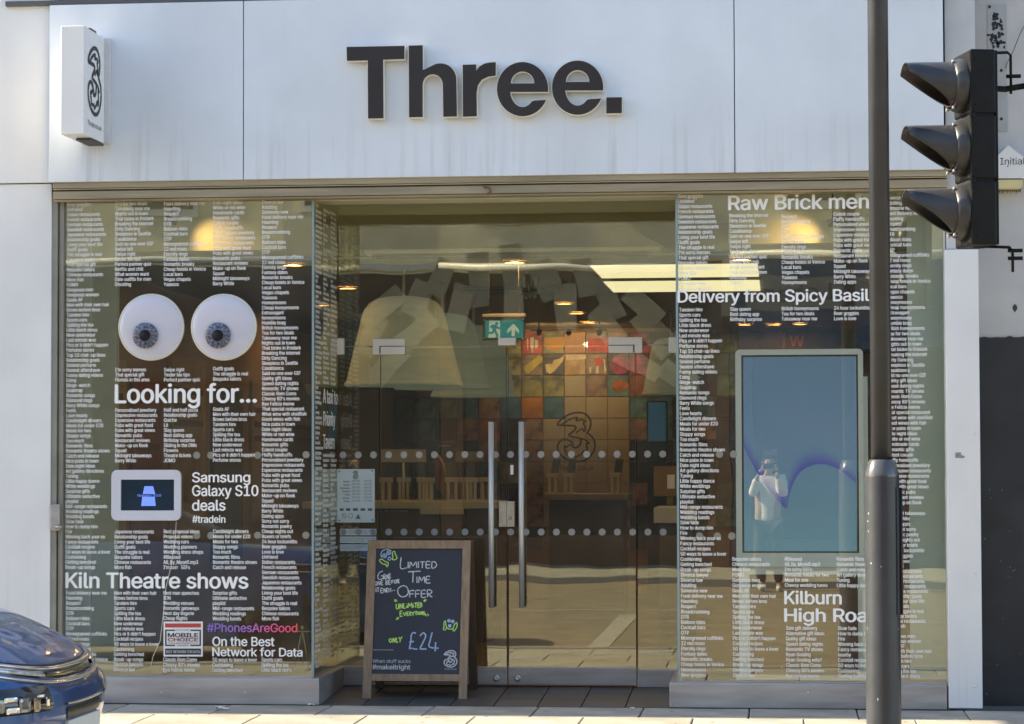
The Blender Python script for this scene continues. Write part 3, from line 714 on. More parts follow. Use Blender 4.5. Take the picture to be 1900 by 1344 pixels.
put(m.bm, me, lambda u, v: SP.w(pa + u * k, zz + v * .062, .002)); m.build('sign_lettering', LG, ps, False)
# ================================================================== THINGS HUNG IN OR STUCK TO THE WINDOWS
EYEW = mat('eyeball_white', (.60, .59, .68), .22, var=.03, coat=.4)
EYER = mat('eyeball_rim', (.66, .64, .56), .4)
IRIS = mat('iris_slate_blue', (.15, .17, .27), .25, var=.5, scale=30, coat=.6)
n = IRIS.node_tree; b = n.nodes['Principled BSDF']; tc = n.nodes.new('ShaderNodeTexCoord')      # radial fibres
sx = n.nodes.new('ShaderNodeSeparateXYZ'); at = n.nodes.new('ShaderNodeMath'); at.operation = 'ARCTAN2'
n.links.new(tc.outputs['Object'], sx.inputs[0]); n.links.new(sx.outputs['Z'], at.inputs[0]); n.links.new(sx.outputs['X'], at.inputs[1])
ln = n.nodes.new('ShaderNodeVectorMath'); ln.operation = 'LENGTH'; n.links.new(tc.outputs['Object'], ln.inputs[0])
cb = n.nodes.new('ShaderNodeCombineXYZ'); ms = n.nodes.new('ShaderNodeMath'); ms.operation = 'MULTIPLY'; ms.inputs[1].default_value = 4.5
mt = n.nodes.new('ShaderNodeMath'); mt.operation = 'MULTIPLY'; mt.inputs[1].default_value = 28
n.links.new(at.outputs[0], ms.inputs[0]); n.links.new(ms.outputs[0], cb.inputs[0]); n.links.new(ln.outputs['Value'], mt.inputs[0]); n.links.new(mt.outputs[0], cb.inputs[1])
nz = n.nodes.new('ShaderNodeTexNoise'); nz.inputs['Scale'].default_value = 1.6; nz.inputs['Detail'].default_value = 4; n.links.new(cb.outputs[0], nz.inputs['Vector'])
rp = n.nodes.new('ShaderNodeValToRGB'); rp.color_ramp.elements[0].position = .38; rp.color_ramp.elements[0].color = (.018, .022, .05, 1); rp.color_ramp.elements[1].position = .70; rp.color_ramp.elements[1].color = (.24, .25, .34, 1)
n.links.new(nz.outputs['Fac'], rp.inputs[0]); n.links.new(rp.outputs[0], b.inputs['Base Color'])
for cx, cyy, side in ((281.5, 607.5, 'left'), (416, 607.5, 'right')):
    YE = .004
    c = P(cx, cyy, YE); rr = P(cx + 60.5, cyy, YE).x - c.x
    e = thing('giant_eye', f'giant white eyeball with a slate blue iris, the one {"farther from" if side == "left" else "nearer"} the entrance', 'eye decoration', c, 'pair of giant eyes on the left display window')
    prof = [(rr, -.004)] + [(rr * math.sin(t), -.004 + .055 * math.cos(t)) for t in [R(a) for a in range(86, -1, -8)]]
    prof = [(r_, h_) for r_, h_ in prof]
    m = MB(); m.lathe([(rr * .985 * math.sin(R(a)), .004 + .032 * math.cos(R(a))) for a in range(90, 0, -6)] + [(.0005, .036)], c + Vector((0, -.008, 0)), 48, 'Y'); m.build('eyeball', EYEW, e)
    m = MB(); m.lathe([(rr * 1.01, 0), (rr * 1.01, .010), (rr * .955, .014), (rr * .955, 0)], c + Vector((0, -.006, 0)), 48, 'Y', cap=False); m.build('rim', EYER, e)
    ic = P(cx - 8.5, cyy + 16, YE); ir = .083
    d = (ic - c); hgt = .004 + .032 * math.sqrt(max(0, 1 - (d.length / (rr * .985)) ** 2))
    iw = ic + Vector((0, -.008 - hgt, 0))
    io = MB(); io.lathe([(ir, -.03), (ir, .012), (ir * .92, .016), (.0005, .018)], iw, 40, 'Y')
    iob = io.build('iris', IRIS, e); origin(iob, iw - c)
    m = MB(); m.lathe([(ir * .44, 0), (ir * .44, .0205), (.0005, .0215)], iw, 28, 'Y'); pb_ = m.build('pupil', mat('pupil_black', (.012, .012, .016), .55, spec=.2), iob)

# small screen in a white rounded frame
def rrect(pl, x0, y0, x1, y1, rad, k=6):
    (a0, b0), (a1, b1) = pl.ab(x0, y1), pl.ab(x1, y0); r_ = abs(pl.ab(x0 + rad, y1)[0] - a0); out = []
    for cx, cyy, s in ((a1 - r_, b1 - r_, 0), (a0 + r_, b1 - r_, 90), (a0 + r_, b0 + r_, 180), (a1 - r_, b0 + r_, 270)):
        for i in range(k + 1): t = R(s + 90 * i / k); out.append((cx + r_ * math.cos(t), cyy + r_ * math.sin(t)))
    return out
def frame(m, pl, outer, inner, h0, h1):
    k = len(outer); V = [[m.bm.verts.new(pl.w(a, b, h)) for a, b in L_] for L_, h in ((outer, h0), (outer, h1), (inner, h1), (inner, h0))]
    for i in range(k):
        j = (i + 1) % k
        for q_ in range(4):
            f = m.bm.faces.new((V[q_][i], V[q_][j], V[(q_ + 1) % 4][j], V[(q_ + 1) % 4][i])); f.material_index = m.mi
FRW = mat('white_screen_frame', (.60, .60, .68), .3, var=.03)
tb = thing('small_screen', 'small phone advert screen in a white rounded frame on the left window', 'screen', P(272, 919, 0))
m = MB(); frame(m, FY(-.001), rrect(FY(0), 208, 872, 337, 966, 11), rrect(FY(0), 225.5, 890, 324.5, 947.5, .6), .001, .022); m.build('screen_frame', FRW, tb)
SCRB = mat('dark_display_glass', (.008, .010, .016), .12, var=.6, scale=5, emit=(.01, .018, .03), estr=.35)
m = MB(); g2 = FY(-.008); m.face([g2.w(*g2.ab(x, y)) for x, y in ((225, 948), (325, 948), (325, 889.5), (225, 889.5))]); m.build('display', SCRB, tb, False)
BLU = mat('blue_phone_image', (.03, .05, .2), .3, emit=(.10, .17, .62), estr=.62, var=.3, scale=20)
m = MB(); g3 = FY(-.0095)
m.face([g3.w(*g3.ab(x, y)) for x, y in ((265, 917), (288, 917), (284, 902.5), (268, 902.5))]); m.face([g3.w(*g3.ab(x, y)) for x, y in ((262, 939), (289, 939), (287, 922), (264, 922))])
headline(FY(-.0105), 'Galaxy S10', 255, 299, 917.4, 921.6, 0, .0, 2, m, 0)
m.build('advert_image', BLU, tb, False)

# tall blue screen on a stand behind the right window
YS = .16
st = thing('digital_screen', 'tall blue advertising screen in a pale rounded frame behind the right window', 'advertising screen', P(1485, 1262, YS))
PALE = mat('pale_green_grey_enamel', (.80, .83, .89), .38, var=.04)
S_ = FY(YS)
m = MB(); frame(m, S_, rrect(S_, 1366.5, 647.5, 1601, 1052, 9), rrect(S_, 1377.5, 658, 1591.5, 1026, 1.2), -.05, .012); m.build('screen_frame', PALE, st)
m = MB(); frame(m, S_, rrect(S_, 1377, 657.5, 1592, 1026.5, 1.2), rrect(S_, 1381, 661.5, 1588.5, 1023, .5), -.01, .006); m.build('screen_bezel', BLACK, st)
SB = bpy.data.materials.new('blue_display'); SB.use_nodes = True; n = SB.node_tree; b = n.nodes['Principled BSDF']; MATS['blue_display'] = SB
tc = n.nodes.new('ShaderNodeTexCoord'); sx = n.nodes.new('ShaderNodeSeparateXYZ'); rp = n.nodes.new('ShaderNodeValToRGB')
n.links.new(tc.outputs['Generated'], sx.inputs[0]); n.links.new(sx.outputs['Z'], rp.inputs[0])
for i, (p, c) in enumerate(((0, (.076, .155, .205)), (.25, (.070, .135, .20)), (.55, (.070, .122, .205)), (1, (.058, .105, .175)))):
    e = rp.color_ramp.elements[i] if i < 2 else rp.color_ramp.elements.new(p)
    e.position = p; e.color = (*c, 1)
n.links.new(rp.outputs[0], b.inputs['Emission Color']); b.inputs['Emission Strength'].default_value = .54
b.inputs['Base Color'].default_value = (.01, .012, .016, 1); b.inputs['Roughness'].default_value = .04; b.inputs['Specular IOR Level'].default_value = .3
m = MB(); m.face([S_.w(*S_.ab(x, y), .001) for x, y in ((1379, 1025), (1590, 1025), (1590, 659.5), (1379, 659.5))]); m.build('display', SB, st, False)
# the dark swoosh shown on it: a narrow crescent fading from indigo to violet
base = [(1380, 829), (1390, 850), (1400, 868), (1412, 888), (1425, 907), (1438, 923), (1450, 936), (1460, 946), (1464, 920), (1471, 898), (1478, 884), (1488, 873), (1500, 866), (1512, 862), (1524, 861), (1538, 863), (1552, 869), (1570, 881), (1589, 897)]
NB = 9
for k in range(NB):
    t = k / NB; f = (1 - t) ** 1.4
    c = [(.070 * (1 - f) + .040 * f), (.126 * (1 - f) + .045 * f), (.204 * (1 - f) + .215 * f)]
    sm_ = mat('display_violet_%d' % k, (.008, .008, .014), .05, emit=c, estr=.54, spec=.3)
    m = MB()
    for (x0, y0), (x1, y1) in zip(base, base[1:]):
        wd = lambda x: 34 if x < 1462 else 42 - (x - 1462) * .20
        lo_, hi_ = lambda x, y: y - wd(x) * t, lambda x, y: y - wd(x) * (t + 1 / NB)
        m.face([S_.w(*S_.ab(x, y), .002) for x, y in ((x0, lo_(x0, y0)), (x1, lo_(x1, y1)), (x1, hi_(x1, y1)), (x0, hi_(x0, y0)))])
    m.build('display_swoosh', sm_, st, False)
for px0, px1 in ((1371, 1391), (1592, 1613)):
    m = MB(); m.box((P(px0, 1100, YS).x, YS + .01, zpr + .012), (P(px1, 1100, YS).x, YS + .035, P(1400, 1050 if px0 < 1500 else 700, YS).z), .003); m.build('stand_leg', PALE, st)
m = MB(); m.box((P(1366, 1260, YS).x, YS + .0, zpr + .002), (P(1620, 1260, YS).x, YS + .3, zpr + .012), .002); m.build('stand_foot', PALE, st)
m = MB(); m.box((P(1371, 1053, YS).x, YS + .004, P(1400, 1066, YS).z), (P(1600, 1053, YS).x, YS + .03, P(1400, 1052.5, YS).z)); m.build('stand_crossbar', PALE, st)

# opening-hours plate and three notices on the left side panel
hs = thing('opening_hours_sign', 'pale blue opening hours plate on the glass at the left of the doors', 'sign', P(660, 920, DY))
HP = mat('pale_blue_plate', (.50, .58, .62), .35, var=.05); INK = mat('grey_ink', (.07, .085, .10), .6)
m = MB(); a, b = P(625.5, 970, DY - .016), P(695, 870.5, DY - .016); m.box(a, b + Vector((0, .008, 0)), .003); m.build('plate', HP, hs)
HPL = FY(DY - .0165)
m = MB()
for i, (d_, t_) in enumerate((('Monday', '09:00 - 18:30'), ('Tuesday', '09:00 - 18:30'), ('Wednesday', '09:00 - 18:30'), ('Thursday', '09:00 - 18:30'), ('Friday', '09:00 - 18:30'), ('Saturday', '09:00 - 18:30'), ('Sunday', '11:00 - 17:00'))):
    y_ = 893 + i * 6.1
    column(HPL, [d_], 649, y_ + 1, y_ + 1, px=4.4, off=0, h=.0005, mb=m, align='RIGHT'); headline(HPL, t_, 653, 690, y_ - 2.2, y_ + 1.4, .0005, 0, 2, m)
logo(HPL, *HPL.ab(655, 889), *HPL.ab(664.5, 874), .0035, .0005, m)
for x0, x1 in ((630.5, 637.5), (642, 650), (655, 664), (669, 677.5), (682.5, 690.5)): m.face([HPL.w(*HPL.ab(x, y), .0006) for x, y in ((x0, 948), (x1, 948), (x1, 943.5), (x0, 943.5))])
for cx in (638.7, 650.7):
    a, b = HPL.ab(cx, 957.5); m.ribbon(HPL, [(a + .0145 * math.cos(t * math.pi / 6), b + .0145 * math.sin(t * math.pi / 6)) for t in range(12)], .003, .0006, True, 2)
a, b = HPL.ab(638.7, 957.5); m.ribbon(HPL, [(a - .010, b + .010), (a + .010, b - .010)], .003, .0008)
for cx, cyy in ((629.5, 875), (690.5, 874), (630, 966), (691, 965)): m.disc(HPL, *HPL.ab(cx, cyy), .0055, .0007, 10)
m.build('sign_print', INK, hs, False)
m = MB(); m.face([HPL.w(*HPL.ab(x, y), .0007) for x, y in ((659.5, 963), (669.5, 963), (664.5, 953.5))]); m.build('green_symbol', mat('green_print', (.04, .16, .09), .5), hs, False)
for i, (y0, y1, w_) in enumerate(((981.5, 993.5, 'topmost'), (996, 1007.5, 'middle'), (1010.5, 1022.5, 'lowest'))):
    nl = thing('notice_sticker', f'narrow pale notice strip under the opening hours plate, {w_} of the three', 'notice', P(665, (y0 + y1) / 2, DY), 'notice strips on the side panel')
    m = MB(); m.box(P(631, y1, DY - .003), P(698, y0, DY - .003) + Vector((0, .002, 0))); m.build('strip', HP, nl)
    m = MB(); pl_ = FY(DY - .0032); headline(pl_, 'Press to exit in an emergency only', 633.5, 687, y0 + 2.2, y0 + 4.6, .0003, 0, 1, m); headline(pl_, 'Please keep this entrance clear', 633.5, 682 - 6 * i, y0 + 6, y0 + 8.4, .0003, 0, 1, m)
    a, b = pl_.ab(692.5, (y0 + y1) / 2); m.ribbon(pl_, [(a + .009 * math.cos(t * math.pi / 5), b + .012 * math.sin(t * math.pi / 5)) for t in range(10)], .003, .0004, True, 2); m.build('notice_print', INK, nl, False)

# ================================================================== THE CHALKBOARD
ab = thing('sandwich_board', 'wooden framed chalkboard standing in front of the doors, Limited Time Offer in chalk', 'sandwich board', P(770, 1297, .28))
ab.location.z = .012
WOOD = mat('weathered_pine', (.30, .20, .125), .6, var=.32, scale=5, stretch=(9, 9, .7), bump=.2, bscale=30)
WOODD = mat('dark_stained_pine', (.10, .062, .04), .65, var=.3, scale=6, stretch=(9, 9, .7))
CHB = mat('chalkboard_black', (.018, .021, .032), .55, var=.5, scale=2.2, var2=(.026, .029, .042))
tilt = math.atan2(.235, 1.02)
fo = Vector(P(769, 1297, .27)); fo.z = .012
AB = Plane(fo, (1, 0, 0), (0, math.sin(tilt), math.cos(tilt)))
A_ = lambda x, y: AB.ab(x, y)
xl0 = A_(672, 1290)[0]; xl1 = A_(688, 1290)[0]; xr0 = A_(851, 1290)[0]; xr1 = A_(866, 1290)[0]; tp = A_(770, 1003)[1]; ti = A_(770, 1018)[1]; bo = A_(770, 1264)[1]; bi = A_(770, 1251)[1]
def bar(name, a0, b0, a1, b1, m_, h0=-.035, h1=0, par=ab):
    m = MB(); m.prism(AB, [(a0, b0), (a1, b0), (a1, b1), (a0, b1)], h0, h1); o = m.build(name, m_, par); return o
for nm, r_ in (('frame_leg', (xl0, 0, xl1, tp - .045)), ('frame_leg', (xr0, 0, xr1, tp - .045)), ('bottom_rail', (xl1 + .001, bo, xr0 - .001, bi))): bar(nm, *r_, WOOD)
m = MB(); m.prism(AB, [(xl0, tp - .044), (xl1, ti), (xr0, ti), (xr1, tp - .044), (xr1, tp), (xl0, tp)], -.035, .001); m.build('top_rail', WOOD, ab)
bar('chalk_panel', xl1 - .004, bi - .006, xr0 + .004, ti + .006, CHB, -.022, -.012)
# rear frame, leaning the other way
RB = Plane(fo + Vector((0, .50, .018)), (1, 0, 0), (0, -math.sin(tilt * .95), math.cos(tilt * .95)))
for a0, a1 in ((xl0 + .012, xl1 + .010), (xr0 + .012, xr1 + .012)):
    m = MB(); m.prism(RB, [(a0, 0), (a1, 0), (a1, tp - .025), (a0, tp - .025)], -.015, .018); m.build('rear_leg', WOODD, ab)
m = MB(); m.prism(RB, [(xl1, .12), (xr0, .12), (xr0, .17), (xl1, .17)], -.012, .012); m.build('rear_rail', WOODD, ab)
m = MB(); m.prism(RB, [(xl1, .17), (xr0, .17), (xr0, tp - .05), (xl1, tp - .05)], -.005, .004); m.build('rear_panel', WOODD, ab)
m = MB(); 
for a_ in (xl0 + .03, xr1 - .03): m.tube([AB.w(a_, tp - .01, -.03), AB.w(a_, tp + .004, -.06)], .008, 8)
m.build('hinge', CHROME, ab)
CW = mat('white_chalk', (.62, .64, .68), .9, var=.35, scale=70); CG = mat('green_chalk', (.50, .78, .16), .9, var=.3, scale=70); CBL = mat('pale_blue_chalk', (.38, .50, .72), .9, var=.3, scale=70)
CP = Plane(AB.w(0, 0, -.0118), AB.u, AB.v)
# strokes: [letters drawn by hand] in photograph pixels; z maps the enlarged view (scale 4.07) back to the photograph
zz = lambda pts: [CP.ab(660 + x / 4.07, 980 + y / 4.07) for x, y in pts]
def chalk(name, strokes, m_, wd, closed=()):
    m = MB()
    for i, s_ in enumerate(strokes): m.ribbon(CP, zz(s_), wd, .0004 + .00005 * (i % 3), i in closed, 3)
    return m.build(name, m_, ab, False)
LIM = [[(343, 222), (339, 304), (386, 300)], [(397, 256), (396, 303)], [(407, 303), (414, 256), (432, 286), (455, 256), (461, 303)], [(473, 254), (474, 302)], [(486, 256), (522, 254)], [(504, 256), (503, 302)],
       [(563, 254), (534, 255), (533, 301), (564, 301)], [(534, 278), (560, 277)], [(576, 255), (575, 301), (598, 298), (611, 278), (599, 257), (576, 255)],
       [(396, 331), (490, 326)], [(434, 330), (431, 412)], [(463, 368), (462, 414)], [(475, 414), (481, 368), (497, 398), (517, 367), (522, 414)], [(562, 366), (534, 367), (533, 414), (563, 414)], [(534, 390), (558, 389)],
       [(355, 436), (325, 452), (317, 482), (333, 512), (360, 520), (388, 506), (398, 478), (385, 445), (357, 434)], [(408, 524), (409, 476), (444, 473)], [(409, 498), (436, 497)], [(453, 524), (453, 474), (487, 472)], [(453, 498), (480, 497)],
       [(530, 471), (499, 473), (498, 523), (530, 522)], [(499, 497), (526, 496)], [(543, 522), (542, 470), (566, 470), (575, 482), (564, 496), (545, 498), (578, 522)]]
chalk('chalk_lettering', LIM, CW, .0072)
GR = [[(204, 326), (180, 336), (166, 366), (178, 388), (204, 382), (206, 362), (190, 362)], [(213, 388), (212, 352), (224, 354), (224, 368), (213, 370), (227, 388)], [(230, 388), (238, 352), (246, 386)], [(233, 374), (244, 374)], [(251, 386), (250, 346), (262, 352), (252, 364), (264, 374), (252, 386)],
      [(152, 404), (144, 418), (152, 434), (162, 420), (152, 404)], [(168, 434), (168, 402), (184, 430), (184, 400)], [(206, 400), (192, 400), (192, 430), (208, 428)], [(193, 415), (204, 414)],
      [(228, 430), (228, 396), (242, 400), (230, 412), (244, 420), (229, 430)], [(262, 396), (250, 396), (250, 426), (264, 424)], [(251, 411), (262, 410)], [(284, 396), (272, 396), (272, 420)], [(273, 408), (282, 407)], [(296, 392), (290, 408), (300, 420), (306, 402), (296, 392)], [(310, 418), (310, 390), (320, 394), (311, 404), (322, 416)], [(330, 388), (324, 390), (325, 414), (332, 412)],
      [(153, 450), (154, 484)], [(160, 451), (178, 450)], [(169, 451), (169, 484)], [(206, 456), (190, 457), (190, 490), (208, 488)], [(191, 474), (204, 473)], [(213, 488), (213, 456), (228, 486), (228, 454)], [(235, 486), (235, 454), (248, 462), (247, 478), (236, 486)], [(268, 456), (256, 460), (268, 472), (256, 484)], [(276, 474), (281, 473)], [(286, 472), (296, 470)]]
chalk('chalk_lettering', GR, CW, .0062)
UN = [[(306, 574), (307, 606), (318, 612), (324, 602), (324, 570)], [(334, 610), (334, 572), (352, 608), (352, 570)], [(362, 568), (362, 606), (378, 604)], [(386, 584), (386, 604)], [(386, 570), (386, 573)], [(394, 604), (400, 568), (411, 592), (423, 566), (427, 604)], [(436, 580), (436, 602)], [(436, 568), (436, 570)], [(444, 568), (464, 564)], [(454, 567), (454, 602)], [(482, 564), (470, 566), (470, 600), (484, 598)], [(471, 582), (480, 581)], [(488, 564), (488, 598), (500, 586), (496, 568), (488, 564)],
      [(352, 628), (336, 629), (336, 666), (354, 664)], [(337, 647), (350, 646)], [(360, 636), (370, 662), (380, 634)], [(398, 634), (388, 635), (388, 661), (400, 660)], [(389, 648), (396, 647)], [(406, 662), (406, 634), (418, 640), (408, 648), (420, 660)], [(424, 634), (434, 648), (444, 630)], [(434, 648), (432, 662)], [(448, 632), (464, 630)], [(456, 632), (456, 658)], [(470, 630), (470, 656)], [(482, 630), (482, 656)], [(471, 644), (482, 643)], [(489, 638), (489, 655)], [(495, 655), (495, 630), (505, 654), (505, 629)], [(522, 632), (512, 634), (510, 652), (522, 654), (523, 644), (516, 644)],
      [(290, 540), (302, 558)], [(300, 538), (312, 556)], [(526, 538), (512, 554)], [(534, 540), (520, 558)], [(524, 652), (536, 666)], [(540, 648), (552, 662)], [(316, 674), (306, 694)], [(326, 672), (318, 692)]]
chalk('chalk_lettering', UN, CG, .0074)
ON = [[(262, 834), (252, 848), (262, 864), (274, 848), (263, 834)], [(282, 866), (282, 832), (298, 862), (298, 830)], [(308, 828), (308, 862), (320, 860)], [(326, 824), (336, 842), (350, 820)], [(337, 842), (334, 862)]]
chalk('chalk_lettering', ON, CG, .0078)
PR = [[(454, 796), (436, 790), (420, 808), (416, 860), (404, 912)], [(404, 862), (440, 856)], [(402, 914), (420, 908), (446, 914), (466, 914)], [(486, 816), (508, 792), (528, 808), (520, 840), (484, 912)], [(484, 914), (534, 914)], [(578, 788), (562, 850), (556, 898), (626, 908)], [(604, 862), (600, 932)]]
chalk('chalk_price', PR, CBL, .0092)
EM1 = [[(196, 222), (192, 190), (212, 166), (244, 162), (270, 172)], [(212, 196), (204, 210), (216, 224), (232, 214), (230, 200), (214, 194)], [(247, 172), (236, 186), (246, 202), (262, 194), (262, 178), (248, 171)], [(254, 220), (244, 230), (252, 244), (266, 236), (264, 222), (254, 219)]]
chalk('chalk_doodle', EM1, CBL, .0068, (1, 2, 3))
m = MB()
for x, y, r_ in ((218, 210, .006), (250, 188, .006), (704, 700, .012), (733, 706, .012), (710, 738, .012)): m.disc(CP, *zz([(x, y)])[0], r_, .0006, 10)
m.build('chalk_doodle', CBL, ab, False)
EM2 = [[(182, 240), (196, 234), (214, 248), (236, 258), (246, 266), (240, 290), (230, 286), (228, 274), (206, 272), (184, 254), (182, 240)], [(286, 178), (276, 188), (282, 220), (276, 236), (296, 240), (312, 226), (300, 200), (294, 178), (286, 176)],
       [(672, 704), (666, 722), (668, 742), (662, 764), (676, 770), (686, 752), (680, 726), (678, 704), (672, 702)], [(764, 716), (766, 740), (748, 774), (736, 776), (738, 752), (748, 726), (762, 714)], [(688, 752), (702, 762), (720, 764), (734, 758)]]
chalk('chalk_doodle', EM2, CG, .0066, (0, 1, 2, 3))
m = MB(); headline(CP, 'When stuff sucks', 691, 761.5, 1223.5, 1230, .0005, 0, 2, m); headline(CP, '#makeitright', 690.5, 761, 1233.5, 1242, .0005, 0, 2, m, fat=.018); headline(CP, 'Subject to terms and credit check', 692, 730, 1204.5, 1207, .0005, 0, 1, m); headline(CP, 'Three.co.uk', 824, 847, 1240, 1243, .0005, 0, 1, m)
logo(CP, *CP.ab(823.5, 1238), *CP.ab(848.5, 1207.5), .0075, .0006, m); m.build('board_print', mat('board_white_print', (.55, .57, .60), .6), ab, False)
# ================================================================== INSIDE THE SHOP
BY = 12.0; CZ = 3.02; WXL, WXR = -4.82, 1.13
FLR = mat('brown_vinyl_floor', (.085, .066, .045), .45, var=.25, scale=2)
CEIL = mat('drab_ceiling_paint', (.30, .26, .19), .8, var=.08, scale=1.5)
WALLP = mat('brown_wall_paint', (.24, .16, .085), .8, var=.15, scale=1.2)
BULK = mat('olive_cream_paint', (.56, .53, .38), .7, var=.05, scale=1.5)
m = MB(); m.box((WXL - .1, DY + .07, -.1), (WXR + .1, BY + .2, zd)); struct(m.build('shop_floor', FLR))
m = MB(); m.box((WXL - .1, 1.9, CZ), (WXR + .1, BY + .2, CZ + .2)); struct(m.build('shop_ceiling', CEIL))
zc2 = ztop + .22
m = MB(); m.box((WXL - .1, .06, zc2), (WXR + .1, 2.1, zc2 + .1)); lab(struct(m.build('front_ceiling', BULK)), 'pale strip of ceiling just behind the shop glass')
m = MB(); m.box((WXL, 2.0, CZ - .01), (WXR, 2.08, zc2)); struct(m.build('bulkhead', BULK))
for x0, x1, nm in ((WXL - .1, WXL, 'left'), (WXR, WXR + .05, 'right')):
    m = MB(); m.box((x0, .21, 0), (x1, BY + .2, zc2 + .05)); struct(m.build('shop_side_wall', WALLP))
m = MB(); m.box((WXL, BY, 0), (WXR, BY + .15, CZ)); bw = struct(m.build('shop_back_wall', WALLP))
for x0, x1 in ((XL, 0), (XR, 0)): pass
for nm, xa_, xb_, zp in (('left', P(110, 900, 0).x, XL - .012, zpl), ('right', XR + .012, P(1755, 900, 0).x, zpr)):
    m = MB(); m.box((xa_, .02, zp - .03), (xb_, DY + .04, zp)); struct(m.build('window_bed', mat('window_bed_laminate', (.20, .18, .15), .5, var=.1)))
# bulkheads over the display windows and the boards at their outer ends
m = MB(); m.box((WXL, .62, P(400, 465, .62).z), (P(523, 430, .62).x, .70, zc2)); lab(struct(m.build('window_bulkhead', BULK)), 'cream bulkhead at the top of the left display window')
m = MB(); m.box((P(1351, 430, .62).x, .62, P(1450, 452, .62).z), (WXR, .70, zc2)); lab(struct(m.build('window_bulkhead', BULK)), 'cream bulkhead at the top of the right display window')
GRY = mat('grey_board', (.76, .76, .68), .7, var=.08)
m = MB(); m.box((WXL, .46, zpl), (P(169, 900, .46).x, .52, P(140, 374, .46).z + .3)); m.build('end_board', GRY, shop)
m = MB(); m.box((P(169.4, 900, .5).x, .5, zpl), (P(216, 900, .5).x, .56, P(140, 374, .5).z + .3)); m.build('end_board', mat('olive_board', (.60, .59, .48), .7, var=.08), shop)
m = MB(); m.box((P(1687, 900, .32).x, .32, zpr), (WXR, .37, P(1700, 370, .32).z + .3)); lab(m.build('end_board', mat('sage_board', (.72, .80, .78), .7, var=.05), shop), 'pale sage board at the lamp post end of the right window')

# ---- back wall of picture tiles (pitch about 40 pixels of the photograph)
TB = FY(BY)
tx = lambda px: TB.at(px, 700).x
x00 = tx(730); pit = (tx(1248) - x00) / 13.0
z00 = TB.at(1000, 617).z
TC = {}
def tmat(k, c1, c2, sc, kind='NOISE'):
    m = mat('picture_' + k, c1, .42, var2=c2, scale=sc, var=.1, coat=.15)
    rp = m.node_tree.nodes['Principled BSDF'].inputs['Base Color'].links[0].from_node
    rp.color_ramp.elements[0].position = .40; rp.color_ramp.elements[1].position = .60
    TC[k] = m
for a in (('red', (.50, .06, .03), (.16, .02, .015), 9), ('amber', (.42, .17, .02), (.20, .07, .01), 3), ('navy', (.05, .13, .20), (.02, .045, .07), 5), ('teal', (.10, .22, .22), (.035, .08, .09), 7), ('plum', (.42, .05, .11), (.05, .008, .02), 7),
          ('sand', (.45, .28, .10), (.20, .11, .03), 4), ('dusk', (.26, .17, .11), (.07, .045, .04), 6), ('moss', (.24, .23, .09), (.06, .06, .025), 8), ('rust', (.30, .10, .04), (.09, .035, .02), 6), ('char', (.035, .03, .03), (.012, .010, .012), 8), ('blank', (.30, .25, .16), (.27, .22, .14), 2)): tmat(*a)
GRID = ['....  rRmasr a.', '', '']
rows = ["xxxxxxRmasrpk", "xxxxxxdcysbPk", "xxxxxxmmBdtrn", "nttndnaNBBBtn", "ctcdrcdBBBBdN", "cmdcdcdBBBBkc", "ccdcnmdBBBBkc", "dcmcdcdBBBBdm", "rcncdkdBBBdkc", "dmcrcdcdckdcd"]
key = {'R': 'red', 'm': 'moss', 'a': 'amber', 's': 'dusk', 'r': 'rust', 'p': 'plum', 'k': 'char', 'd': 'dusk', 'c': 'char', 'y': 'sand', 'b': 'char', 'P': 'plum', 'n': 'navy', 't': 'teal', 'N': 'navy', 'B': 'blank', 'x': 'moss'}
pm = MB(); pm.box((.004, -.018, .004), (pit - .004, 0, pit - .004), .003); o = pm.build('picture_tile', TC['blank']); PM = o.data; bpy.data.objects.remove(o)
PMS = {}
for k in TC:
    me = PM.copy(); me.materials.clear(); me.materials.append(TC[k]); PMS[k] = me
def tile(i, j, k):
    o = bpy.data.objects.new('picture_tile', PMS[k]); COL.objects.link(o); o.parent = bw
    o.location = (x00 + i * pit, BY - .001, z00 - (j + 1) * pit); return o
TL = {}
for j, r_ in enumerate(rows):
    for i, ch in enumerate(r_):
        if ch == 'x' and j < 3 and i < 5: ch = 'd' if (i * 3 + j) % 2 else 'c'
        TL[i, j] = tile(i, j, key[ch])
for i in range(13, 23):
    for j in range(0, 9): TL[i, j] = tile(i, j, ('char', 'navy', 'dusk', 'teal', 'char', 'char', 'moss', 'char')[(i * 5 + j * 3 + (i * j) % 4) % 8])
# pictures that can be told apart
TP = FY(BY - .0205)
def pic(px, py, polys, mats_, label):
    i = int((tx(px) - x00) / pit); j = int((z00 - TB.at(px, py).z) / pit)
    m = MB()
    for mi, pts, h in polys: m.mi = mi; m.face([TP.w(*TP.ab(x, y), h) for x, y in pts])
    m.build('picture_print', mats_, bw, False)
Zm = lambda pts: [(940 + x / 5.94, 600 + y / 5.94) for x, y in pts]
YEL, PINKW, BRD, REDP, MAG, WHP = mat('print_yellow', (.50, .38, .05), .5, var=.3, scale=20), mat('print_melon', (.52, .40, .16), .5, var=.3, scale=12), mat('print_pale', (.55, .46, .32), .5, var=.3, scale=14), mat('print_red', (.52, .05, .04), .5, var=.5, scale=14), mat('print_magenta', (.36, .03, .10), .5, var=.6, scale=22), mat('print_white', (.60, .50, .38), .5, var=.3, scale=25)
pic(990, 675, [(0, Zm([(185, 490), (365, 345), (400, 380), (395, 420), (240, 555), (215, 550)]), .001)], [YEL], '')
pic(1030, 675, [(0, Zm([(425, 455), (470, 445), (500, 450), (520, 405), (590, 390), (635, 350), (625, 410), (535, 520), (480, 560), (440, 540)]), .001)], [PINKW], '')
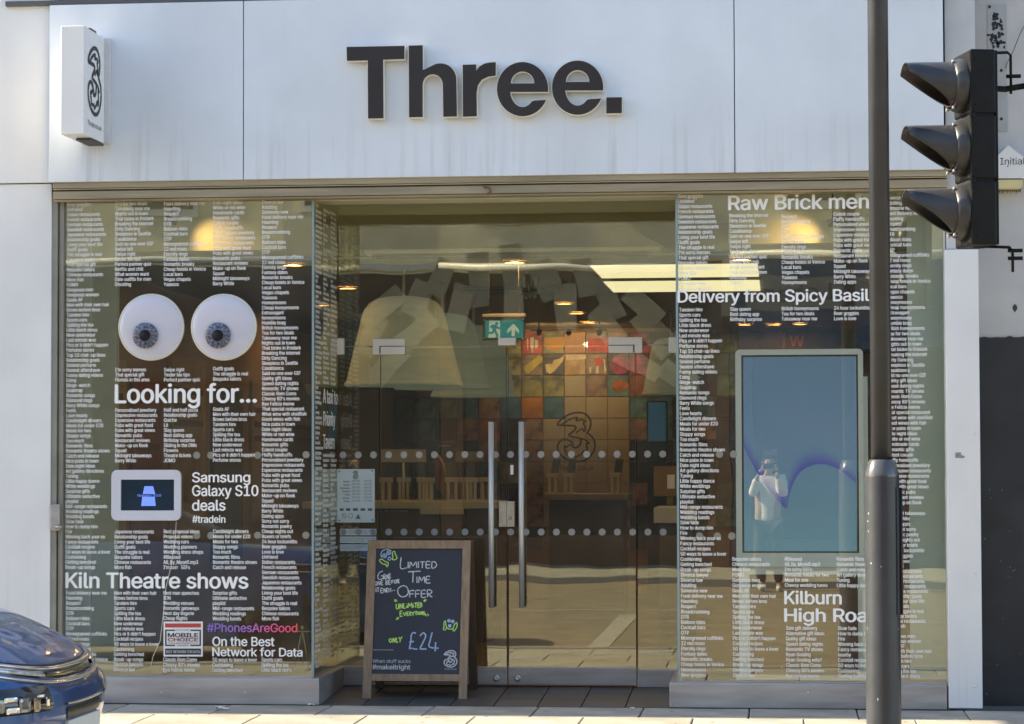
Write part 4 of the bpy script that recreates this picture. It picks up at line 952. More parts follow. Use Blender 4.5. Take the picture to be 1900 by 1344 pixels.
pic(990, 640, [(0, Zm([(262, 160), (300, 150), (300, 260), (290, 325), (275, 325), (262, 260)]), .001), (0, Zm([(310, 180), (345, 190), (348, 250), (325, 290), (310, 270)]), .001), (0, Zm([(225, 170), (238, 165), (240, 300), (228, 300)]), .001)], [WHP], '')
pic(1110, 675, [(0, Zm([(975, 410), (1000, 385), (1040, 385), (1060, 415), (1045, 470), (990, 475)]), .001), (1, Zm([(985, 475), (1020, 470), (1012, 550), (985, 550)]), .001), (1, Zm([(910, 490), (935, 480), (930, 550), (915, 550)]), .001), (1, Zm([(1068, 395), (1080, 395), (1095, 520), (1080, 550)]), .001)], [REDP, WHP], '')
i_ = [(1250 + 105 * math.cos(t * .52) * (1 + .08 * (t % 2)), 460 + 105 * math.sin(t * .52) * (1 + .08 * (t % 2))) for t in range(12)]
pic(1150, 675, [(0, Zm(i_), .001)], [MAG], '')
pic(1030, 640, [(0, Zm([(420, 160), (640, 150), (640, 240), (600, 290), (520, 310), (450, 290), (418, 240)]), .001)], [mat('print_amber', (.46, .22, .02), .5, var=.2, scale=5)], '')
pic(1110, 640, [(0, Zm([(893, 165), (1115, 165), (1115, 320), (893, 320)]), .0008)], [REDP], '')
pic(1070, 675, [(0, Zm([(655, 345), (875, 350), (875, 395), (655, 410)]), .001)], [BRD], '')
pic(1010, 720, [(0, Zm([(230, 660), (290, 620), (370, 640), (380, 720), (320, 790), (240, 780), (200, 720)]), .001)], [mat('print_olive', (.22, .20, .08), .5, var=.4, scale=14)], '')
pic(1150, 715, [(0, Zm([(1150, 680), (1200, 625), (1290, 620), (1345, 670), (1330, 740), (1250, 760), (1170, 740)]), .001)], [mat('print_orange', (.36, .10, .02), .5, var=.6, scale=18)], '')
wt = MB(); headline(FY(BY - .022), 'W', 1465, 1492, 623, 643, .001, 0, 2, wt); wt.build('picture_print', mat('copper_print', (.50, .26, .12), .5), bw, False)
pic(1478, 633, [(0, [(1457, 650), (1494, 650), (1494, 616), (1457, 616)], .0003)], [mat('print_umber', (.10, .035, .015), .5, var=.4, scale=8)], '')
m = MB(); logo(FY(BY - .02), *TB.ab(1034.5, 857), *TB.ab(1104.5, 765.5), .020, .001, m); m.build('wall_logo', mat('wall_logo_black', (.010, .007, .006), .6), bw, False)
m = MB(); headline(FY(BY - .02), 'Three.co.uk', 1037, 1103, 863, 873, .001, .0, 2, m); m.build('wall_lettering', mat('wall_logo_brown', (.03, .018, .012), .6), bw, False)

# ---- posters on the left wall
PW = Plane((WXL + .02, 0, 0), (0, 1, 0), (0, 0, 1))
for i, (y0, y1, z0, z1, c) in enumerate(((1.3, 2.3, .9, 2.3, (.30, .20, .05)), (2.5, 3.4, .6, 2.2, (.20, .045, .03)), (3.7, 4.9, .9, 2.4, (.28, .19, .05)), (5.2, 6.4, .7, 2.2, (.05, .05, .045)), (6.8, 8.2, 1.0, 2.3, (.26, .20, .10)), (8.6, 10.2, .9, 2.3, (.13, .10, .06)))):
    p = thing('wall_poster', ('mustard poster nearest the glass on the left shop wall', 'dark red poster on the left shop wall', 'mustard poster behind the red one on the left shop wall', 'charcoal poster on the left shop wall', 'tan poster on the left shop wall', 'brown poster farthest back on the left shop wall')[i], 'poster', (WXL, (y0 + y1) / 2, z0), 'posters on the left shop wall')
    m = MB(); m.box((WXL + .001, y0, z0), (WXL + .03, y1, z1), .004); m.build('board', mat('poster_%d' % i, c, .5, var=.35, scale=3), p)
    m = MB(); [m.prism(PW, [(y0 + .08, z1 - .3 - k * .13), (y1 - .1 - .1 * (k % 2), z1 - .3 - k * .13), (y1 - .1 - .1 * (k % 2), z1 - .25 - k * .13), (y0 + .08, z1 - .25 - k * .13)], .011, .013) for k in range(3)]; m.build('poster_print', mat('poster_brown_print', (.10, .05, .02), .6), p)

# ---- ceiling: downlights, light panels, vent, air curtain
WARM = mat('warm_lamp', (1, .8, .5), .5, var=0, emit=(1.0, .50, .16), estr=44.0)
RING = mat('downlight_ring', (.45, .40, .32), .4, metal=.3)
dlm = MB(); dlm.lathe([(.088, 0), (.088, -.012), (.074, -.014), (.072, -.004)], (0, 0, 0), 20, cap=False); ro = dlm.build('trim_ring', RING)
dll = MB(); dll.lathe([(.072, -.004), (.0005, -.0045)], (0, 0, 0), 20, cap=False); lo_ = dll.build('lamp', WARM)
proto = None
DL = ((955, 485, 'nearest the door in the middle'), (645, 533, 'over the left pendant shade'), (543, 490, 'seen through the left window near the return glass'), (600, 565, 'seen through the lettered return glass'), (1047, 562, 'front of the three in the receding row'), (1070, 580, 'middle of the three in the receding row'), (1092, 597, 'rear of the three in the receding row'), (1375, 480, 'seen through the right window above the headline'), (1382, 601, 'seen through the right window above the blue screen'), (1436, 601, 'seen through the right window, middle of the low row'), (1485, 600, 'seen through the right window above the W picture'))
for px, py, wh in DL:
    if proto is None:
        proto = thing('downlight', '', 'downlight'); ro.parent = proto; lo_.parent = proto; d = proto
    else: d = copy_tree(proto)
    q_ = PZ(px, py, CZ - .001); d.location = (q_.x, max(2.25, q_.y), CZ - .001)
    tag(d, 'lit warm ceiling downlight ' + wh, 'downlight', 'warm downlights in the shop ceiling')
LP = mat('cream_light_panel', (.8, .75, .6), .5, var=0, emit=(1.0, .88, .52), estr=.42)
for k, (ya, yb) in enumerate(((494, 517), (524, 543))):
    q0 = PZ(1095 if k == 0 else 1120, ya, CZ - .02); q1 = PZ(1095 if k == 0 else 1120, yb, CZ - .02)
    t = thing('ceiling_light', ('front' if k == 0 else 'rear') + ' one of two lit cream ceiling light panels at the right', 'ceiling light', ((q0.x - .2) / 2, (q0.y + q1.y) / 2, CZ), 'cream ceiling light panels')
    x0 = q0.x; y0, y1 = max(2.12, q0.y), q1.y
    m = MB(); m.box((x0, y0, CZ - .02), (-.15, y1, CZ - .004)); m.build('diffuser', LP, t)
    m = MB(); m.box((x0 - .02, y0 - .02, CZ - .014), (x0 - .001, y1 + .02, CZ - .001)); m.box((x0, y1 + .001, CZ - .014), (-.13, y1 + .02, CZ - .001)); m.box((x0, y0 - .02, CZ - .014), (-.13, y0 - .001, CZ - .001)); m.build('frame', RING, t)
v = thing('ceiling_vent', 'dark slatted air vent in the shop ceiling behind the exit sign', 'air vent', PZ(945, 537, CZ))
c = PZ(945, 537, CZ)
m = MB(); m.box((c.x - .42, c.y - .42, CZ - .02), (c.x + .42, c.y + .42, CZ - .002)); m.build('vent_frame', mat('vent_grey', (.14, .125, .10), .6), v)
for k in range(5):
    m = MB(); m.box((c.x - .34, c.y - .34 + k * .15, CZ - .035), (c.x + .34, c.y - .30 + k * .15, CZ - .021)); m.build('slat', BLACK, v)
ac = thing('air_curtain', 'long pale air curtain box fixed over the inside of the doors', 'air curtain', P(950, 470, 1.55))
m = MB(); m.box(P(675, 471, 1.55), P(1226, 457, 1.55) + Vector((0, .28, 0)), .008); m.build('casing', CREAM, ac)
m = MB(); m.box(P(690, 475, 1.57), P(1200, 471.6, 1.57) + Vector((0, .2, 0))); m.build('outlet', DARK, ac)
# ---- spotlights inside the display windows: small black heads whose warm beams land on the bulkheads
SPOTS = ((318, 410, 402, 452, 'left'), (1545, 412, 1476, 446, 'right'))
for px, py, tx_, ty_, sd_ in SPOTS:
    p0 = P(px, py, .30); t_ = P(tx_, ty_, .62); s_ = thing('window_spotlight', f'small black spotlight at the top of the {sd_} display window', 'spotlight', p0, 'spotlights in the display windows')
    dv = (t_ - p0).normalized()
    m = MB(); m.tube([p0 - dv * .05, p0 + dv * .03], .026, 12); m.build('lamp_head', BLACK, s_)
    m = MB(); m.tube([p0 + Vector((0, 0, .02)), Vector((p0.x, p0.y, zc2))], .006, 6); m.build('stem', BLACK, s_)
    ld = bpy.data.lights.new('spot_lamp', 'SPOT'); ld.energy = 5.0; ld.color = (1.0, .60, .22); ld.spot_size = R(62); ld.spot_blend = 1.0; ld.shadow_soft_size = .02
    lo2 = bpy.data.objects.new('spot_lamp', ld); COL.objects.link(lo2); lo2.parent = s_; lo2.location = dv * .045; lo2.rotation_euler = (-dv).to_track_quat('Z', 'Y').to_euler()

# ---- a track of small spots that washes the picture wall
tk = thing('track_light', 'thin black lighting track with three small lit spots before the picture wall', 'track light', P(1055, 612, 10.6), None)
zt_ = P(1055, 612, 10.6).z
m = MB(); m.box(P(985, 614, 10.6), P(1126, 611, 10.6) + Vector((0, .03, 0))); m.build('rail', BLACK, tk)
for k, px in enumerate((1000, 1055, 1112)):
    b0 = P(px, 614, 10.6); dv = (P(px, 665, BY) - b0).normalized(); b0 = b0 + Vector((0, .015, -.005))
    m = MB(); m.tube([b0, b0 + dv * .10], .028, 10); m.build('spot_head', BLACK, tk)
    m = MB(); m.lathe([(.024, 0), (.0005, .002)], b0 + dv * .102, 10, 'Y', cap=False); m.build('lamp', WARM, tk)
    ld = bpy.data.lights.new('track_spot_lamp', 'SPOT'); ld.energy = 8.5; ld.color = (1.0, .72, .42); ld.spot_size = R(95); ld.spot_blend = 1.0; ld.shadow_soft_size = .03
    l2 = bpy.data.objects.new('track_spot_lamp', ld); COL.objects.link(l2); l2.parent = tk; l2.location = b0 + dv * .12 - tk.location; l2.rotation_euler = (-dv).to_track_quat('Z', 'Y').to_euler()
m = MB(); [m.tube([P(px, 612, 10.61), Vector((P(px, 612, 10.61).x, 10.61, CZ))], .006, 6) for px in (1000, 1112)]; m.build('drop_rod', BLACK, tk)

# ---- exit sign hung from the ceiling
YX = 2.6; X_ = FY(YX); xs = thing('exit_sign', 'green running man exit sign with a white arrow hanging inside the doors', 'exit sign', P(935, 632, YX))
m = MB(); m.box(P(895, 588.5, YX - .02), P(975, 582, YX - .02) + Vector((0, .05, 0)), .003); m.build('sign_rail', CREAM, xs)
m = MB()
for px in (907.5, 962.5): m.tube([P(px, 582, YX), Vector((P(px, 582, YX).x, YX, CZ))], .0022, 6)
m.build('hanger', mat('dark_hanger_wire', (.05, .045, .035), .6), xs)
m = MB(); m.box(P(895.5, 632, YX - .004), P(974.5, 590.5, YX - .004) + Vector((0, .008, 0))); m.build('clear_panel', mat('grey_green_acrylic', (.12, .15, .12), .25), xs)
GRN = mat('exit_green', (.012, .15, .14), .4, var=.1, emit=(.008, .17, .18), estr=.30); EXW = mat('exit_white', (.42, .50, .40), .5, emit=(.40, .48, .40), estr=.24)
XP = FY(YX - .0045); xz = lambda pts: [XP.ab(880 + x / 15.83, 570 + y / 15.83) for x, y in pts]
m = MB(); m.face([XP.w(a, b, .0004) for a, b in xz([(325, 905), (1440, 905), (1440, 395), (325, 395)])]); m.build('green_field', GRN, xs, False)
m = MB(); m.face([XP.w(a, b, .0012) for a, b in xz([(415, 900), (760, 900), (760, 400), (440, 400), (430, 760)])]); m.face([XP.w(a, b, .0012) for a, b in xz([(1150, 485), (965, 770), (985, 650)][:1] + [(975, 660), (965, 775), (1095, 665), (1095, 855), (1185, 855), (1195, 665), (1320, 780), (1305, 650)])]); m.build('arrow_and_doorway', EXW, xs, False)
m = MB()
for s_, wd in (([(570, 545), (600, 650)], .034), ([(520, 545), (650, 550)], .016), ([(530, 545), (475, 605)], .014), ([(645, 550), (690, 610), (755, 625)], .014), ([(570, 640), (545, 755), (430, 755)], .016), ([(600, 650), (640, 760), (690, 860)], .017), ([(635, 905), (700, 840)], .012)): m.ribbon(XP, xz(s_), wd, .002, sub=3)
m.disc(XP, *xz([(658, 487)])[0], .012, .002, 12); m.build('running_figure', GRN, xs, False)
m = MB()
for x, y in ((293, 382), (1432, 388), (287, 912), (1427, 925)): m.lathe([(.005, 0), (.004, .005), (0, .006)], P(880 + x / 15.83, 570 + y / 15.83, YX - .005), 8, 'Y')
m.build('stud', CHROME, xs)

# ---- glass pendant cluster behind the exit sign
GC = glass_mat('clear_glass_cup', (.85, .84, .78), .16, 0.03)
YC = 4.0; ch = thing('glass_pendant', 'small cluster of clear glass cups and beads hanging over the doorway', 'pendant lamp', P(982, 530, YC))
for k, px in enumerate((971, 979, 986, 993)):
    t0, t1 = P(px, 515, YC + .03 * (k % 2)), P(px, 533, YC + .03 * (k % 2)); r_ = .034
    m = MB(); m.lathe([(r_ * .55, t1.z - t0.z), (r_ * .8, (t1.z - t0.z) * .5), (r_, 0)], (t0.x, t0.y, t0.z), 14, cap=False); m.build('glass_cup', GC, ch)
m = MB()
for k in range(16):
    q_ = P(966 + rng.uniform(0, 30), 542 + rng.uniform(0, 12), YC + rng.uniform(-.06, .06)); m.lathe([(.0005, -.014), (.012, -.006), (.012, .006), (.0005, .014)], q_, 8)
b_ = m.build('glass_beads', CHROME, ch); b_['kind'] = 'stuff'
m = MB(); q_ = P(981, 514, YC); m.tube([q_, (q_.x, q_.y, CZ)], .005, 6); m.tube([P(981, 514, YC), P(981, 545, YC)], .006, 6); m.build('stem', CHROME, ch)

# ---- big bell-shaped lampshades
SHD = mat('grey_linen_added_glow', (.34, .41, .35), .8, var=.12, scale=4, stretch=(1, 1, 6), bump=.15, bscale=120, emit=(.62, .68, .52), estr=.030)  # weak emission added to brighten the shades; no lamp burns inside them
def shade(px0, px1, ytop, ybot, Y, rod, label):
    t = thing('pendant_shade', label, 'lampshade', P((px0 + px1) / 2, ybot, Y), 'big bell shaped lampshades')
    a, b = P(px0, ybot, Y), P(px1, ybot, Y); r_ = (b.x - a.x) / 2; c_ = Vector(((a.x + b.x) / 2, Y, a.z)); hgt = P(px0, ytop, Y).z - a.z
    prof = [(1, 0), (.965, .07), (.90, .25), (.83, .45), (.765, .62), (.715, .76), (.665, .86), (.58, .93), (.46, .975), (.25, 1), (.01, 1.005)]
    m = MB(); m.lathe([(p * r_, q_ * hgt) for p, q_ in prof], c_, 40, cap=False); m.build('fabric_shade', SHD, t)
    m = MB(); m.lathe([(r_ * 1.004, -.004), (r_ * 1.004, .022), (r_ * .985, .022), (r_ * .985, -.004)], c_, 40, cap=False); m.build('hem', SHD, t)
    m = MB(); m.tube([c_ + Vector((0, 0, hgt)), (c_.x, c_.y, CZ)], .012, 8); m.build('rod', CREAM, t)
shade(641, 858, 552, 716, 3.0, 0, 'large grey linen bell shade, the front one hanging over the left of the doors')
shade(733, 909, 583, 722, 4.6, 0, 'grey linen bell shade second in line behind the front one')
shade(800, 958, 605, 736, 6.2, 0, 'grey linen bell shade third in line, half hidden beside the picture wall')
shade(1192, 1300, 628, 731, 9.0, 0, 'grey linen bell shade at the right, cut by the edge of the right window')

# ---- counters and things on them
LAM = mat('cream_laminate', (.50, .46, .34), .45, var=.06)
YT = 5.0; tz = P(800, 931, YT).z
t = thing('display_counter', 'long cream topped display counter behind the left door', 'counter', (P(800, 1000, YT).x, YT + .4, zd))
x0, x1 = P(560, 931, YT).x, P(921, 931, YT).x
m = MB(); m.box((x0, YT, tz - .06), (x1, YT + .9, tz), .006); m.build('counter_top', LAM, t)
m = MB(); m.box((x0 + .05, YT + .05, zd), (x1 - .05, YT + .85, tz - .062)); m.build('counter_base', mat('brown_laminate', (.09, .06, .035), .5, var=.15), t)
m = MB(); m.box(P(780, 955, YT - .03), P(860, 943, YT - .03) + Vector((0, .028, 0)), .003); m.build('front_ledge', LAM, t)
m = MB(); headline(FY(YT - .004 + .05), 'Pay monthly phones', 714, 757, 946, 950.5, .001, 0, 1, m); m.build('counter_lettering', VINYL, t, False)
PLW = mat('cream_plastic', (.52, .48, .36), .4, var=.05)
ps_ = thing('phone_stand', '', 'phone stand')
m = MB(); m.box((-.06, -.05, 0), (.06, .05, .012), .003); m.build('stand_base', PLW, ps_)
m = MB(); m.box((-.045, -.012, .012), (-.022, .012, .16)); m.box((.022, -.012, .012), (.045, .012, .16)); m.box((-.06, -.016, .16), (.06, .016, .20), .003); m.build('stand_frame', PLW, ps_)
m = MB(); m.box((-.04, -.03, .17), (.04, -.018, .34), .004, Matrix.Rotation(R(-18), 4, 'X')); m.build('phone', BLACK, ps_)
SPX = ((712, 935, 'far left end'), (738, 932, 'second from the left end'), (768, 930, 'third from the left end'), (790, 936, 'beside the lounge chair back'), (829, 929, 'in front of the black display board'), (852, 931, 'right of the black display board'), (871, 929, 'nearest the door handles'), (893, 927, 'last one towards the door handles'))
for i, (px, py, wh) in enumerate(SPX):
    d = ps_ if i == 0 else copy_tree(ps_)
    q_ = P(px, 931, YT); d.location = (q_.x, YT + .12 + .22 * (i % 3), tz); d.rotation_euler.z = R((-25, 10, 30, -15, 20, -8, 14, -20)[i])
    tag(d, 'cream stand with a black phone on the counter, ' + wh, 'phone stand', 'phone stands on the display counter')
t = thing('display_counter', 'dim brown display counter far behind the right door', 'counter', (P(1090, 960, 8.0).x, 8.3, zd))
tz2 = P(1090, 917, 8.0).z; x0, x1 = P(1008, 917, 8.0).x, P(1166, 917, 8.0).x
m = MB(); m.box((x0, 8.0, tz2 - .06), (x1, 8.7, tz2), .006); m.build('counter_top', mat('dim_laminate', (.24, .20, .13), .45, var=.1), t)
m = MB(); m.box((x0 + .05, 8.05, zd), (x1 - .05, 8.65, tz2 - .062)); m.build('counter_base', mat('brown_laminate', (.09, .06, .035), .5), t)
for px, wh in ((1022, 'at its left end'), (1052, 'second from its left end'), (1140, 'at its right end')):
    d = copy_tree(ps_); d.location = (P(px, 917, 8.0).x, 8.2, tz2); tag(d, 'cream stand with a black phone on the far brown counter, ' + wh, 'phone stand', 'phone stands on the far counter')
def board(name, label, cat, px0, py0, px1, py1, Y, m_, zfoot, t_=.03):
    t = thing(name, label, cat, (P((px0 + px1) / 2, py1, Y).x, Y, zfoot))
    m = MB(); m.box(P(px0, py1, Y), P(px1, py0, Y) + Vector((0, t_, 0)), .003); m.build('board', m_, t)
    c_ = P((px0 + px1) / 2, py1, Y); m = MB(); m.tube([(c_.x, Y + t_ / 2, c_.z - .001), (c_.x, Y + t_ / 2, zfoot + .01)], .012, 8); m.lathe([(.09, 0), (.09, .01), (.0005, .012)], (c_.x, Y + t_ / 2, zfoot), 16); m.build('stand', CHROME, t)
    return t
bt = board('sign_card', 'pale blank sign card on a pole above the counter, beside the hours plate', 'sign', 706, 834, 790, 858, YT + .3, mat('pale_card', (.46, .46, .38), .6), tz)
m = MB(); [m.box(P(x, 848, YT + .297), P(x + 5, 845, YT + .297) + Vector((0, .002, 0))) for x in (716, 771)]; m.build('card_print', INK, bt)
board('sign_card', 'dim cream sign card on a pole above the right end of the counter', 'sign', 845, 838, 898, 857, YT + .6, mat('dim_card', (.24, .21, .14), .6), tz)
bb = board('display_board', 'tall black display board standing behind the counter', 'display board', 776, 822, 843, 900, 7.5, BLACK, zd)
m = MB(); headline(FY(7.497), 'business', 815, 836, 825.5, 829, .001, .0, 1, m); m.build('board_lettering', VINYL, bb, False)
# lounge chair seen over the counter: bent plywood shell and black cushion on a pedestal
lc = thing('lounge_chair', 'black cushioned lounge chair with a curved brown wooden back behind the counter', 'chair', (P(795, 900, 6.4).x, 6.5, zd))
PLY = mat('brown_plywood', (.20, .075, .035), .35, var=.3, scale=4, stretch=(6, 6, .8), coat=.4)
LP_ = FY(6.4)
m = MB(); prof = [(803, 838), (812, 846), (820, 860), (825, 878), (829, 898), (826, 918), (812, 922), (806, 900), (803, 870)]
m.prism(LP_, [LP_.ab(*c_) for c_ in prof], -.18, .0); m.build('shell_back', PLY, lc)
m = MB(); m.prism(LP_, [LP_.ab(*c_) for c_ in [(768, 886), (790, 888), (812, 902), (826, 915), (822, 924), (796, 926), (780, 915), (770, 902)]], -.25, .16); m.build('cushion', mat('black_leather', (.014, .013, .015), .35, var=.3), lc)
m = MB(); c_ = P(803, 925, 6.4); m.tube([(c_.x, 6.5, c_.z), (c_.x, 6.5, zd + .03)], .03, 10); [m.tube([(c_.x, 6.5, zd + .06), (c_.x + .3 * math.cos(a), 6.5 + .3 * math.sin(a), zd + .015)], .018, 6) for a in (0.3, 1.55, 2.8, 4.05, 5.3)]; m.build('pedestal', BLACK, lc)
# things at the right behind the fixed panel
bx = thing('cardboard_panel', 'upright brown board on a white box at the right end of the shop', 'board', P(1233, 925, 4.0))
m = MB(); m.box(P(1213, 921, 4.0), P(1262, 865, 4.0) + Vector((0, .04, 0)), .003); m.build('panel', mat('brown_card', (.26, .15, .05), .7, var=.2), bx)
m = MB(); m.box(P(1238, 907, 3.99), P(1252, 881, 3.99) + Vector((0, .005, 0))); m.build('paper_label', VINYL, bx)
wb = thing('white_counter', 'white block counter at the right end carrying the brown board', 'counter', P(1233, 1000, 3.9)); wb.location.z = zd
m = MB(); m.box(P(1213, 971, 3.9), P(1290, 942, 3.9) + Vector((0, .8, 0)), .005); m.build('counter_top', WHITE_MELAMINE, wb)
q_ = P(1213, 971, 3.9); m = MB(); m.box((q_.x + .04, 3.96, zd), (P(1285, 971, 3.9).x, 4.66, q_.z - .002)); m.build('counter_base', mat('brown_laminate', (.09, .06, .035), .5), wb)
tv = thing('wall_screen', 'dark blue wall screen beyond the right side panel', 'screen', P(1218, 822, 10.5))
m = MB(); m.box(P(1200, 822, 10.5), P(1238, 744, 10.5) + Vector((0, .06, 0)), .004); m.build('casing', BLACK, tv)
m = MB(); m.box(P(1203, 819, 10.497), P(1235, 747, 10.497) + Vector((0, .002, 0))); m.build('display', mat('navy_display', (.01, .03, .05), .2, emit=(.015, .05, .08), estr=.3), tv)
m = MB(); q_ = P(1218, 822, 10.5); m.box((q_.x - .1, 10.57, zd), (q_.x + .1, 10.66, q_.z + .3)); m.build('stand', BLACK, tv)
# wire easel in the left window
we = thing('wire_easel', 'thin brass wire easel standing in the right corner of the left window', 'easel', P(557, 1252, .45)); we.location.z = zpl
BRASS = mat('brass_wire', (.62, .46, .22), .3, metal=.9)
for a, b_ in (((561, 1165), (545, 1252)), ((561, 1165), (573, 1252)), ((561, 1165), (562, 1246))):
    m = MB(); p1 = P(*b_, .45 if b_[0] != 562 else .62); p1.z = zpl + .003; m.tube([P(*a, .45), p1], .004, 6); m.build('leg', BRASS, we)
m = MB(); m.tube([P(546, 1172, .44), P(575, 1172, .44)], .005, 6); m.lathe([(.012, 0), (.012, .02), (0, .024)], P(561, 1168, .45), 10); m.build('crossbar', BRASS, we)
# ================================================================== THE NEIGHBOURS ON EITHER SIDE
REND = mat('grey_render', (.50, .49, .48), .85, var=.12, scale=3, bump=.15, bscale=60)
TARP = mat('charcoal_painted_board', (.022, .023, .027), .6, var=.35, scale=5)
nb = thing('neighbour_building', 'grey rendered building right of the shop with a charcoal painted lower wall', 'building', (3.4, .1, 0))
xw = P(1803, 300, .12).x; zj = P(1860, 626, .10).z
m = MB(); m.box((xw, .12, zj), (14, .5, H)); m.build('rendered_wall', REND, nb)
m = MB()
edge_ = [(P(1819.6, 900, .10).x, .012)] + [(P(1819.6, 900, .10).x, zj - .004)] + [(P(1819.6, 900, .10).x + .03 + .04 * k, zj + rng.uniform(-.006, .010)) for k in range(18)] + [(14, zj), (14, .012)]
m.prism(FY(.11), edge_, -.3, 0); m.build('charcoal_wall', TARP, nb)
m = MB()
for _ in range(16):
    a, b = FY(.108).ab(rng.uniform(1825, 1895), rng.uniform(900, 1290)); m.disc(FY(.1085), a, b, rng.uniform(.003, .007), 0, 7)
m.build('wall_specks', mat('speck_grey', (.12, .12, .12), .8), nb)
HL = 5.6
lb = thing('left_building', 'white fronted building that carries on past the left pilaster', 'building', (-12, 0, 0))
m = MB(); m.box((-34, .0, .0), (P(-262, 700, YP).x, .4, HL)); m.build('front_wall', mat('white_render', (.66, .65, .62), .8, var=.08), lb)
# perforated steel strip with torn paste, the wire beside it, the plate screw heads
gs = thing('metal_strip', 'bolted grey metal strip with torn black fly-posting remains, high on the right wall', 'metal strip', P(1851, 245, .11))
m = MB(); m.box(P(1834, 245, .115), P(1867, 8, .115) + Vector((0, .006, 0)), .001); m.build('strip', mat('dull_zinc', (.40, .40, .40), .5, metal=.3, var=.15), gs)
m = MB()
for px, py in ((1836, 13), (1859, 54), (1858, 131), (1858, 221)): m.lathe([(.009, 0), (.009, .005), (0, .006)], P(px, py, .115), 10, 'Y')
m.build('bolt', BLACK, gs)
m = MB(); pl_ = FY(.1135)
for _ in range(46):
    t = rng.random(); cx, cyy = 1850 + rng.gauss(0, 5 + 6 * t), 26 + 62 * t
    a, b = pl_.ab(cx, cyy); pts = [(a + rng.uniform(.004, .017) * math.cos(k * 1.05), b + rng.uniform(.004, .02) * math.sin(k * 1.05)) for k in range(6)]; m.face([pl_.w(*p_, .0002 * (_ % 7)) for p_ in pts])
m.build('poster_remains', BLACK, gs, False)
wr = thing('cable', 'thin slack grey cable crossing the render at the top right', 'cable', P(1870, 100, .1))
m = MB(); m.tube([P(x, y, .095) for x, y in ((1905, 40), (1893, 62), (1880, 95), (1868, 118), (1866, 127))], .0035, 5); m.build('wire', mat('cable_grey', (.16, .16, .16), .6), wr)
al = thing('alarm_box', 'white house-shaped alarm box lettered Initial on the right wall', 'alarm box', P(1880, 332, .05))
AP = FY(.02)
m = MB(); m.prism(AP, [AP.ab(*c_) for c_ in ((1846, 331), (1846, 294), (1871, 270), (1906, 297), (1906, 331))], -.10, 0); m.build('casing', mat('alarm_white', (.66, .66, .65), .45, var=.06), al)
AP2 = FY(.03)
m = MB(); m.prism(AP2, [AP2.ab(*c_) for c_ in ((1838, 350), (1838, 333.5), (1898, 333.5), (1898, 343), (1893, 350))], -.09, 0); m.build('strobe_base', mat('yellowed_plastic', (.58, .50, .27), .5, var=.15), al)
m = MB(); headline(AP, 'Initial', 1856, 1902, 293.5, 306, .001, .0, 3, m); m.disc(AP, *AP.ab(1870, 308.5), .005, .001, 8); m.build('alarm_lettering', LG, al, False)
m = MB(); m.lathe([(.010, 0), (.010, .004), (0, .005)], P(1847.5, 296, .02), 8, 'Y'); m.build('bolt', BLACK, al)
gt = MB(); pl_ = FY(.118); a, b = pl_.ab(1883, 572); gt.face([pl_.w(a + u, b + v) for u, v in ((0, -.028), (.017, .0), (.008, .022), (-.006, .024), (-.016, .0))]); gt.build('wall_mark', mat('mark_black', (.05, .05, .05), .8), nb, False)
# grime run under the strobe base
m = MB()
for k in range(16):
    a, b = pl_.ab(1840 + k * 3.5, 351); m.face([pl_.w(a + u, b + v) for u, v in ((-.006, 0), (.007, 0), (.003, -.015 - rng.random() * .03), (-.003, -.012))])
m.build('grime_run', mat('grime_brown', (.12, .10, .07), .9), nb, False)

# ================================================================== LAMP POST
YL = -2.9
lpst = thing('lamp_post', 'dark grey lamp post with a wider base standing in front of the right window', 'lamp post', (P(1635, 1300, YL).x, YL, 0))
GREY = mat('dark_grey_post_paint', (.043, .047, .057), .33, var=.18, scale=7, bump=.08, bscale=60, spec=.5)
c_ = Vector((P(1636.5, 900, YL).x, YL, 0)); rb = (P(1667.5, 1200, YL).x - P(1602.5, 1200, YL).x) / 2; rs_ = (P(1651.5, 600, YL).x - P(1612.5, 600, YL).x) / 2
zc0, zc1 = P(1635, 885, YL).z, P(1635, 853, YL).z
m = MB(); m.lathe([(rb, 0.0), (rb, zc0)], c_, 32, cap=False); m.build('base_tube', GREY, lpst)
m = MB(); m.lathe([(rb, zc0), (rb * 1.0, zc0 + .012), (rs_ + .012, zc1 - .006), (rs_ + .006, zc1)], c_ + Vector((-.001, 0, 0)), 32, cap=False); m.build('collar', mat('collar_paint', (.07, .07, .075), .22, var=.15, coat=.6), lpst)
m = MB(); m.lathe([(rs_, zc1 - .01), (rs_ * .97, 7.6)], c_ + Vector((-.002, 0, 0)), 28); m.build('shaft', GREY, lpst)
m = MB(); dA = R(-8)
for a0, a1, z0, z1, rr in ((-24, 24, P(1665, 1140, YL).z, P(1665, 905, YL).z, rb + .006),):
    rings = [[c_ + Vector((rr_ * math.cos(R(a)), rr_ * math.sin(R(a)), z_)) for z_ in (z0, z1)] for a in range(a0 - 16, a1 - 16, 6) for rr_ in (rr,)]
    V = [[m.bm.verts.new(p_) for p_ in r_] for r_ in rings]
    for i in range(len(V) - 1): m.bm.faces.new((V[i][0], V[i + 1][0], V[i + 1][1], V[i][1]))
    for i in (0, len(V) - 1):
        a = R((a0 - 16) if i == 0 else (a0 - 16) + 6 * i); inn = [m.bm.verts.new(c_ + Vector((rb * .99 * math.cos(a), rb * .99 * math.sin(a), z_))) for z_ in (z0, z1)]
        m.bm.faces.new((V[i][0], V[i][1], inn[1], inn[0]))
m.build('access_door', GREY, lpst)
